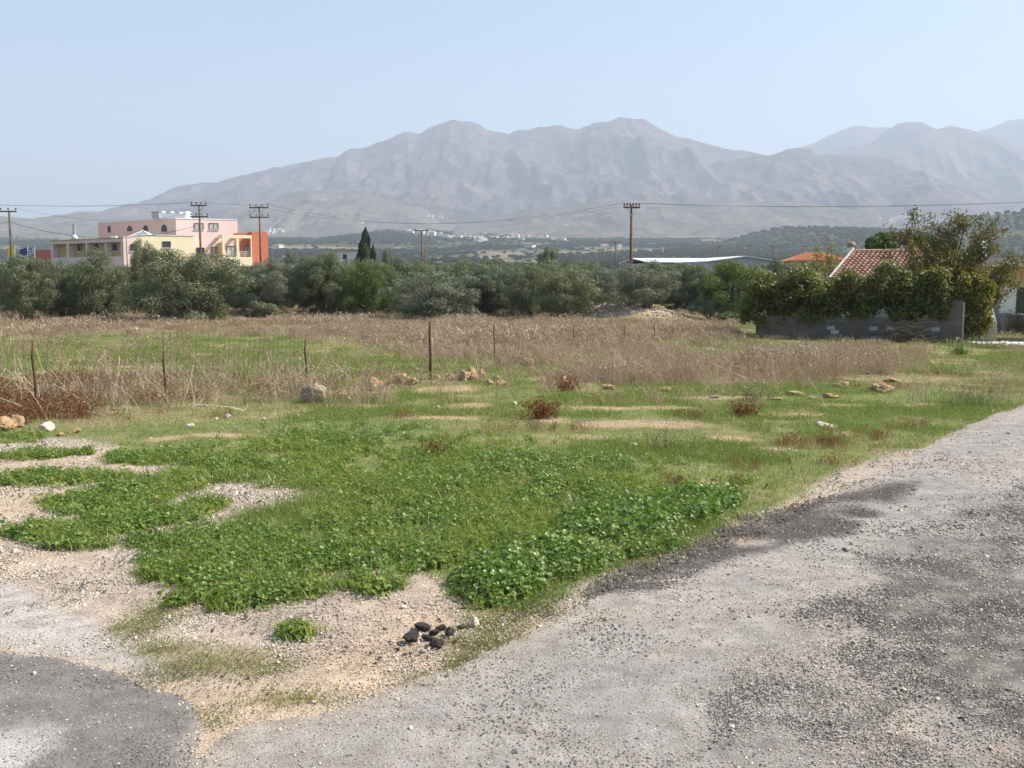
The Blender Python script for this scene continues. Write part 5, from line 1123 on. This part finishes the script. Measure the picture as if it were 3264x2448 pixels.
# rust coloured stems
ru = [(blades(16, .24, .006, .07, .35, 770 + i, .3, 2, .022), M_rust) for i in range(4)]
x, y = sample(60000, -40, 40, 8, 40, lambda M, x, y: np.clip(M['redgrass'] * .6 + M['tuft'] * .45 + M['dryfence'] * .06 + M['drymid'] * .05, 0, 1) * (.4 + .6 * patch(x * 2, y * 2)), .9); m_ = land(x, y)
spread_out('rusty_grass', x, y, (.55 + .5 * rng.random(len(x))) * (.45 + .55 * np.maximum(m_['redgrass'], m_['dryfence'])), ru, 'rust red dead weeds by the fence', 'weeds', .2)
# bleached leaning stalks and little white seed heads
st = [(blades(3, .75, .009, .1, .9, 780 + i, .15, 3, .012), M_straw) for i in range(4)]
x, y = sample(9000, -40, 40, 13, 36, lambda M, x, y: M['dryfence'] * .3 + M['drymid'] * .25 + turf(M) * .012, .9); spread_out('dead_stalks', x, y, .5 + .6 * rng.random(len(x)), st, 'pale dead stalks leaning in the dry grass', 'stalks', .45)
# leaf litter and dead straw on soil
lt = [(blades(8, .06, .004, .06, 2.5, 790 + i, .1, 2), M_straw) for i in range(3)]
x, y = sample(40000, -30, 30, 4, 24, lambda M, x, y: turf(M) * (.25 + .5 * M['earth']) * .5, 1.0); spread_out('straw_litter', x, y, .6 + .6 * rng.random(len(x)), lt, 'bits of pale straw lying in the turf', 'straw', .5)

# ------------------------------------------------------------------ loose stones
def rock_mesh(seed, sub=2, rough=.28, flat=.7, facet=False, fine=0.0):
    bm = bmesh.new(); bmesh.ops.create_icosphere(bm, subdivisions=sub, radius=1.0); r = np.random.default_rng(seed); dirs = rand_unit(9); amp = r.random(9) * .5 + .5
    off = r.random(3) * 50
    for v in bm.verts:
        p = np.array(v.co)
        k = 1.0
        for d, a in zip(dirs, amp):
            s_ = p @ d
            if s_ > .55 * a + .3: k *= 1 - .75 * (s_ - .55 * a - .3)
        nz = -.35 * max(0, float(ridged(p[0] * 2.3 + off[2] - p[2], p[1] * 2.3 + p[2] * 1.3, 2, 7 + seed % 13)) - .62) + float(fbm(p[0] * 1.6 + off[0] + p[2] * .7, p[1] * 1.6 + off[1] - p[2] * .9, 4, seed % 97)) - .5
        nz += fine / rough * (float(fbm(p[0] * 5.5 + off[1] + p[2] * 3.1, p[1] * 5.5 - p[2] * 3.7, 3, 3 + seed % 31, .65)) - .5) if fine else 0
        v.co = Vector(p * (k + nz * rough * 2)) * 1.0; v.co.z *= flat
    me = bpy.data.meshes.new('rock'); bm.to_mesh(me); bm.free()
    me.polygons.foreach_set('use_smooth', np.full(len(me.polygons), not facet)); me.update(); return me
M_peb = leaf_mat('dark gravel', [(.055, .048, .043), (.09, .08, .072), (.14, .125, .11), (.21, .19, .17)], 0, .85, .2, inst=True)
M_pebp = leaf_mat('pale gravel', [(.25, .20, .15), (.36, .30, .23), (.45, .39, .32), (.58, .54, .48)], 0, .9, .2, inst=True)
pk = [(rock_mesh(810 + i, 1, .3, .65, True), M_peb) for i in range(5)]; pp = [(rock_mesh(820 + i, 1, .3, .65, True), M_pebp) for i in range(5)]
onr = lambda M: sstep(-.05, .1, M['sd_road'])
clot = lambda x, y: sstep(.38, .66, fbm(x * 2.6, y * 2.6, 4, 251))
x, y = sample(620000, -12, 14, 2.6, 13, lambda M, x, y: np.clip(onr(M) * (.02 + .09 * clot(x, y) + .75 * M['coarse'] * (.12 + .88 * clot(x + 3, y))) * (1 - .6 * M['dusty']) + .95 * M['tar'] * (.35 + .65 * clot(x, y + 9)) + M['bare'] * .12 * clot(x, y + 4), 0, 1), 1.1)
s = .0028 + .0045 * rng.random(len(x)) ** 2 + .012 * (rng.random(len(x)) > .975) * rng.random(len(x)) ** 2; spread_out('gravel', x, y, s * np.clip(y / 4.5, .8, 1.7), pk, 'loose dark tar chippings strewn over the road', 'gravel', .4, .014, 1.0)
x, y = sample(420000, -14, 12, 2.6, 14, lambda M, x, y: np.clip(M['bare'] * (1 - .95 * M['lush']) * (1 - onr(M)) * (.16 + .7 * clot(x + 5, y)) + onr(M) * (1 - M['tar']) * (1 - .8 * M['side']) * 1.0 * (.025 + .09 * M['coarse']) + M['earth'] * .3 * (y < 13) + .012, 0, 1), 1.1)
s = .003 + .005 * rng.random(len(x)) ** 2 + .012 * (rng.random(len(x)) > .975) * rng.random(len(x)) ** 2; M = land(x, y); dzr = .014 * sstep(0, .1, M['sd_road'])
spread_out('pale_gravel', x, y, s * np.clip(y / 4.5, .8, 1.7), pp, 'pale limestone gravel beside the weeds', 'gravel', .4, .003 + dzr)
M_rub = leaf_mat('tan rubble', [(.22, .165, .10), (.32, .25, .16), (.40, .34, .25)], 0, .95, .1, inst=True); pt = [(rock_mesh(840 + i, 1, .3, .65, True), M_rub) for i in range(4)]
# rubble on the heap of earth, and the white pebble strip
n = 900; x = 8.4 + rng.normal(0, 2.1, n); y = 71 + rng.normal(0, 1.8, n); spread_out('rubble', x, y, .04 + .12 * rng.random(n) ** 2, pt, 'broken stone rubble lying on the heap of earth', 'rubble', .5, .02)
n = 1500; A_, B_ = ghit(3110, 1098), ghit(3420, 1102); f = rng.random(n); x = A_.x + (B_.x - A_.x) * f; y = A_.y + (B_.y - A_.y) * f + rng.normal(0, .55, n)
M_wpeb = leaf_mat('white pebbles', [(.5, .47, .42), (.65, .63, .58), (.75, .73, .7)], 0, .9, .2, inst=True); pw_ = [(rock_mesh(830 + i, 1, .3, .65), M_wpeb) for i in range(4)]
spread_out('white_pebbles', x, y, .05 + .06 * rng.random(n), pw_, 'strip of white pebbles before the yellow house', 'pebbles', .5, .03)

# ------------------------------------------------------------------ boulders and stones, each its own
M_och = mat('ochre limestone', (.50, .35, .19), .95, .35, 9, bump=.8, bscale=22, col2=(.30, .20, .11)); M_gry = mat('grey limestone', (.40, .345, .265), .95, .3, 8, bump=.8, bscale=22, col2=(.22, .17, .115)); M_pal = mat('pale stone', (.62, .56, .46), .9, .15, 14, bump=.4, col2=(.48, .40, .30)); M_tarl = mat('tar lump', (.085, .072, .064), .95, .35, 30, bump=.9, bscale=60)
BR = [rock_mesh(850 + i, 4, .46, .85, False, .16) for i in range(6)]
BR2 = [rock_mesh(870 + i, 3, .3, .75, True, .14) for i in range(4)]
def boulder(u, vb, wpx, hpx, m, label, group=None, seed=0, name='boulder', cat='boulder', sink=.18):
    b = ghit(u, vb); r = random.Random(int(u * 7 + vb)); sx = 1.2 * wpx * b.length / F / 2; sz = 1.2 * hpx * b.length / F / 2
    me = (BR2 if name == 'tar_lump' else BR)[r.randrange(4)]; o = link(name, me)
    if not me.materials: me.materials.append(M_och)
    o.material_slots[0].link = 'OBJECT'; o.material_slots[0].material = m
    o.scale = (sx, sx * .8, sz * 1.25); o.location = b + Vector((0, sx * .4, sz * .55)); o.rotation_euler = (r.uniform(-.2, .2), r.uniform(-.2, .2), r.uniform(0, 6.28))
    return tag(o, label, cat, group)
boulder(1000, 1284, 82, 62, M_gry, 'large pitted grey boulder at the foot of a fence post'); boulder(985, 1262, 50, 46, M_gry, 'grey rock leaning behind the large pitted boulder')
boulder(1192, 1247, 62, 50, M_och, 'large rounded ochre boulder alone on bare earth'); boulder(1273, 1226, 52, 36, M_och, 'wide ochre boulder touching a smaller one'); boulder(1312, 1229, 34, 26, M_och, 'small ochre rock against the wide ochre boulder')
for u, v, a, b in ((1394, 1209, 30, 15), (1437, 1214, 30, 24), (1472, 1213, 46, 30), (1505, 1212, 34, 34), (1507, 1190, 22, 18), (1532, 1208, 34, 30), (1560, 1228, 30, 18), (1598, 1230, 40, 24), (1585, 1214, 26, 18)):
    boulder(u, v, a, b, M_och, 'ochre rock in the row right of the tall fence post', 'ochre rocks in a row')
for u, v, a, b, m in ((1682, 1166, 36, 22, M_och), (1690, 1184, 26, 14, M_och), (1797, 1226, 28, 26, M_och)): boulder(u, v, a, b, m, 'ochre rock half hidden in the dry grass', 'rocks in the dry grass')
boulder(8, 1376, 60, 40, M_och, 'broad pale ochre rock in weeds at the red grass'); boulder(40, 1364, 46, 34, M_och, 'ochre rock behind the broad pale one'); boulder(138, 1374, 46, 27, M_pal, 'angular cream rock before the red grass'); boulder(100, 1388, 22, 16, M_och, 'small ochre stone beside the angular cream rock'); boulder(190, 1391, 22, 12, M_och, 'small flat ochre stone on bare soil'); boulder(238, 1380, 34, 14, M_och, 'low ochre stone by the twisted dry stem')
for u, v, a, b in ((1937, 1242, 45, 18), (2117, 1249, 36, 15), (2184, 1262, 30, 8), (2276, 1270, 30, 11), (2541, 1260, 52, 12), (2475, 1276, 52, 10), (2590, 1272, 24, 9), (2647, 1269, 46, 14), (2679, 1236, 46, 17), (2739, 1232, 24, 9), (2764, 1194, 30, 12), (2849, 1218, 44, 12), (2577, 1353, 16, 9), (1880, 1268, 30, 8), (2380, 1262, 24, 10)):
    boulder(u, v, a, b, M_och if u % 2 else M_gry, 'flat ochre stone along the edge of the dry field', 'flat stones in the thin grass')
boulder(2806, 1251, 66, 28, M_och, 'largest flat ochre rock at the end of the dry field'); boulder(2644, 1360, 62, 9, M_pal, 'long pale slab lying in the grass')
for u, v, a in ((726, 1332, 20), (605, 1364, 22), (950, 1329, 14), (990, 1337, 14), (690, 1338, 12), (428, 1052, 16), (2265, 1121, 20), (2251, 1137, 18), (2022, 1424, 20), (1640, 1290, 20), (1395, 1302, 16), (1113, 1275, 16), (1720, 1300, 14), (2030, 1470, 12), (840, 1340, 14), (1290, 1385, 16), (2300, 1440, 14), (570, 1010, 18), (495, 1020, 26), (2330, 985, 30)):
    boulder(u, v, a, a * .6, M_pal, 'small pale stone lying in the grass', 'small pale stones', name='stone', cat='stone')
boulder(1513, 2000, 34, 30, M_pal, 'angular cream stone beside the black tar lumps', name='stone', cat='stone')
for u, v, a, b in ((1310, 2048, 66, 42), (1392, 2064, 66, 36), (1432, 2030, 46, 40), (1345, 2012, 62, 34), (1385, 2025, 40, 26), (1405, 2010, 44, 24), (1398, 1978, 14, 10), (1470, 2005, 40, 14), (1265, 2075, 22, 14), (1290, 2090, 18, 10), (1340, 2085, 20, 12), (1240, 2050, 14, 9), (1450, 2050, 18, 12), (1360, 2040, 34, 26), (1210, 2100, 16, 9), (1180, 2085, 12, 8)):
    boulder(u, v, a * .86, b * .86, M_tarl, 'black lump in the small heap of old tar', 'heap of black tar lumps', name='tar_lump', cat='lump')
for u, v, a in ((3076, 2305, 28), (3030, 2218, 18), (2645, 2325, 24), (3090, 2078, 14), (2535, 2080, 12), (2916, 2118, 16), (2995, 2370, 20), (3220, 2215, 22), (2660, 2370, 22), (2375, 2080, 16), (2430, 2060, 14)):
    boulder(u, v, a, a * .6, M_tarl, 'dark loose stone on the gravelly road', 'dark stones on the road', name='stone', cat='stone')

# ------------------------------------------------------------------ the wire fence
M_rustp = mat('rusty fence iron', (.10, .05, .03), .85, .4, 20); M_wire = mat('fence wire', (.10, .085, .07), .6, .2, 20)
fb = ghit(526, 1286); fence = thing('wire_fence', fb, 'rusty stock fence of thin wire mesh sagging between iron posts', 'fence')
FP = [(ghit(-330, 1330), .95), (ghit(114, 1310), 1.0), (fb, at(526, 1120, fb.y).z - fb.z), (ghit(976, 1232), 0), (ghit(1371, 1212), 0), (ghit(1575, 1150), 0), (ghit(1828, 1100), 0), (ghit(1990, 1092), 0), (ghit(2085, 1085), 0)]
vt_ = {3: 1081, 4: 1026, 5: 1023, 6: 1036, 7: 1036, 8: 1030}
for i, (b, h) in enumerate(FP):
    if i in vt_: h = at(1000, vt_[i], b.y).z - b.z
    o = b - fb; k = .02 + .012 * (i == 4)
    MB().tube([o + Vector((0, 0, -.1)), o + Vector((.015, 0, h * .4)), o + Vector((-.012 * (i % 2), 0, h * .75)), o + Vector((.01, 0, h))], [k, k * .95, k * .9, k * .8], 6).build('post', M_rustp, fence, True)
r9 = random.Random(9)
for i in range(3):
    A, B = FP[i][0], FP[i + 1][0]; L = (B - A).length; n = int(L / .15); top = 1.12; wm = MB()
    def wp(f, h):
        p = A.lerp(B, f); g0 = float(gz(p.x, p.y)); sag = .16 * math.sin(math.pi * f) * (h / top) * (1.6 if i == 1 else .6); lean = .25 * math.sin(math.pi * f) * (h / top) ** 2 * (1 if i == 1 else .3)
        return Vector((p.x + lean, p.y + .06 * math.sin(f * 9) * h, g0 + h - sag)) - fb
    for h in (.08, .3, .52, .8, 1.12): wm.tube([wp(f / 16, h) for f in range(17)], .0032, 4, caps=False)
    for k in range(n + 1): wm.tube([wp(k / n, 0.05), wp(k / n, .55), wp(k / n, 1.12 + r9.uniform(-.05, .05))], .0028, 4, caps=False)
    wm.build('mesh_panel', M_wire, fence)

# ------------------------------------------------------------------ villages on the hills and the plain
M_vw = mat('village whitewash', (.62, .60, .56), .9, .08, .2); M_vr = mat('village roof', (.42, .22, .14), .9, .2, .3); M_vd = mat('village window', (.05, .05, .06), .4, .1)
VH = []
for i in range(5):
    b = MB(); w_, d_, h_ = ((9, 8, 6), (12, 8, 3.6), (7, 7, 6.5), (10, 9, 4), (14, 8, 3.8))[i]
    b.box((0, 0, h_ / 2 - 1), (w_, d_, h_ + 2)); b.box((w_ * .2, 0, h_ + .25), (w_ * .6, d_ * .9, .5) if i != 2 else (w_ * .3, d_ * .3, 2))
    if i in (0, 3): b.add([(-w_ / 2 - .4, -d_ / 2 - .4, h_ + .02), (w_ / 2 + .4, -d_ / 2 - .4, h_ + .02), (w_ / 2 + .4, d_ / 2 + .4, h_ + .02), (-w_ / 2 - .4, d_ / 2 + .4, h_ + .02), (-w_ / 4, 0, h_ + 1.6), (w_ / 4, 0, h_ + 1.6)], [(0, 1, 5, 4), (1, 2, 5), (2, 3, 4, 5), (3, 0, 4), (3, 2, 1, 0)], 1)
    for k in range(3):
        for z in ((1.6,) if h_ < 5 else (1.6, 4.4)): b.box((-w_ / 2 + (k + .5) * w_ / 3, -d_ / 2 - .02, z), (1.1, .12, 1.3), 0, 2)
    me = b.mesh('village_house'); [me.materials.append(m) for m in (M_vw, M_vr, M_vd)]; VH.append(me)
rv = random.Random(31)
HOUSE_XY = []
def houses(pts, n, ju, jv, label, group, sc=1.0, extra=()):
    spots = list(extra)
    for q in range(n):
        k = rv.uniform(0, len(pts) - 1.001); i = int(k); f = k - i; spots.append((pts[i][0] * (1 - f) + pts[i + 1][0] * f + rv.gauss(0, ju), pts[i][1] * (1 - f) + pts[i + 1][1] * f + rv.gauss(0, jv)))
    for u, v in spots:
        p = thit(u, v); HOUSE_XY.append((p.x, p.y)); o = link('village_house', VH[rv.randrange(5)]); o.location = p; o.rotation_euler = (0, 0, rv.uniform(-.7, .7)); s = sc * rv.uniform(.75, 1.25); o.scale = (s, s, s); tag(o, label, 'house', group)
houses([(1275, 736), (1320, 739), (1370, 747), (1400, 752), (1460, 754), (1500, 759), (1530, 763), (1575, 762), (1640, 758), (1700, 762), (1750, 768), (1800, 772)], 62, 5, 4, 'small white house of the village along the hill crest', 'village on the hill crest', 1.15, [(1345, 741), (1715, 762), (1777, 770), (1927, 792), (1973, 794), (1660, 800), (890, 790), (1690, 792)])
houses([(850, 742), (880, 738), (935, 733)], 20, 8, 4, 'white speck of a house in the village beside the red building', 'village beside the red building', 1.15)
houses([(1365, 692), (1400, 694), (1438, 700)], 10, 6, 3, 'tiny white house on the foothill above the hill village', 'hamlet on the foothill', 1.3, [(1152, 712), (1388, 713), (1803, 718), (2110, 749)])
houses([(2830, 712), (2860, 700), (2890, 702), (2925, 692)], 44, 12, 7, 'white house in the dense village at the mountain foot', 'village at the mountain foot', 1.15)

# ------------------------------------------------------------------ the olive plain beyond
GP = []
for i in range(4):
    (V, Fq), C = crown_cloud(2.6, 2.6, 1.9, 2.5, 22, 420, 1.25, .75, 900 + i, low=.35, cr=(.25, .4)); GP.append((np_mesh('olive', V, Fq), M_grove))
def grove(name, y0, y1, step, label, sz, hillpart=False):
    X, Y = [], []; y = y0
    while y < y1:
        half = y * .54 + 10; xr = np.arange(-half, half, step); X.append(xr + rng.normal(0, step * .17, len(xr))); Y.append(np.full(len(xr), y) + rng.normal(0, step * .17, len(xr))); y += step
    x, y = np.concatenate(X), np.concatenate(Y)
    gap = sstep(.60, .64, fbm(x * .006, y * .004, 3, 91)); keep = (rng.random(len(x)) > gap * .96) & (rng.random(len(x)) > .12)
    for a, b, r_ in ((-64, 176, 34), (17, 175, 26), (30, 116, 12), (at(1165, 900, 140).x, 145, 8)): keep &= np.hypot(x - a, y - b) > r_
    for hx, hy in HOUSE_XY: keep &= (np.abs(x - hx) > 14) | (y - hy > 12) | (y - hy < -60)
    x, y = x[keep], y[keep]; n = len(x); z = tz(x, y); P = np.stack([x, y, z - .1], 1); print(name, n)
    s = sz * (.75 + .5 * rng.random(n)); return scatter(name, P, np.stack([0 * x, 0 * x, rng.random(n) * 6.28], 1), np.stack([s, s, s * (.85 + .25 * rng.random(n))], 1), rng.integers(0, 4, n), GP, label, 'grove')
grove('olive_grove', 146, 900, 7.4, 'olive trees covering the plain beyond the near grove', .95)
grove('far_olive_grove', 905, 2700, 13.5, 'distant olive trees dotting the plain and the low hills', 1.25)
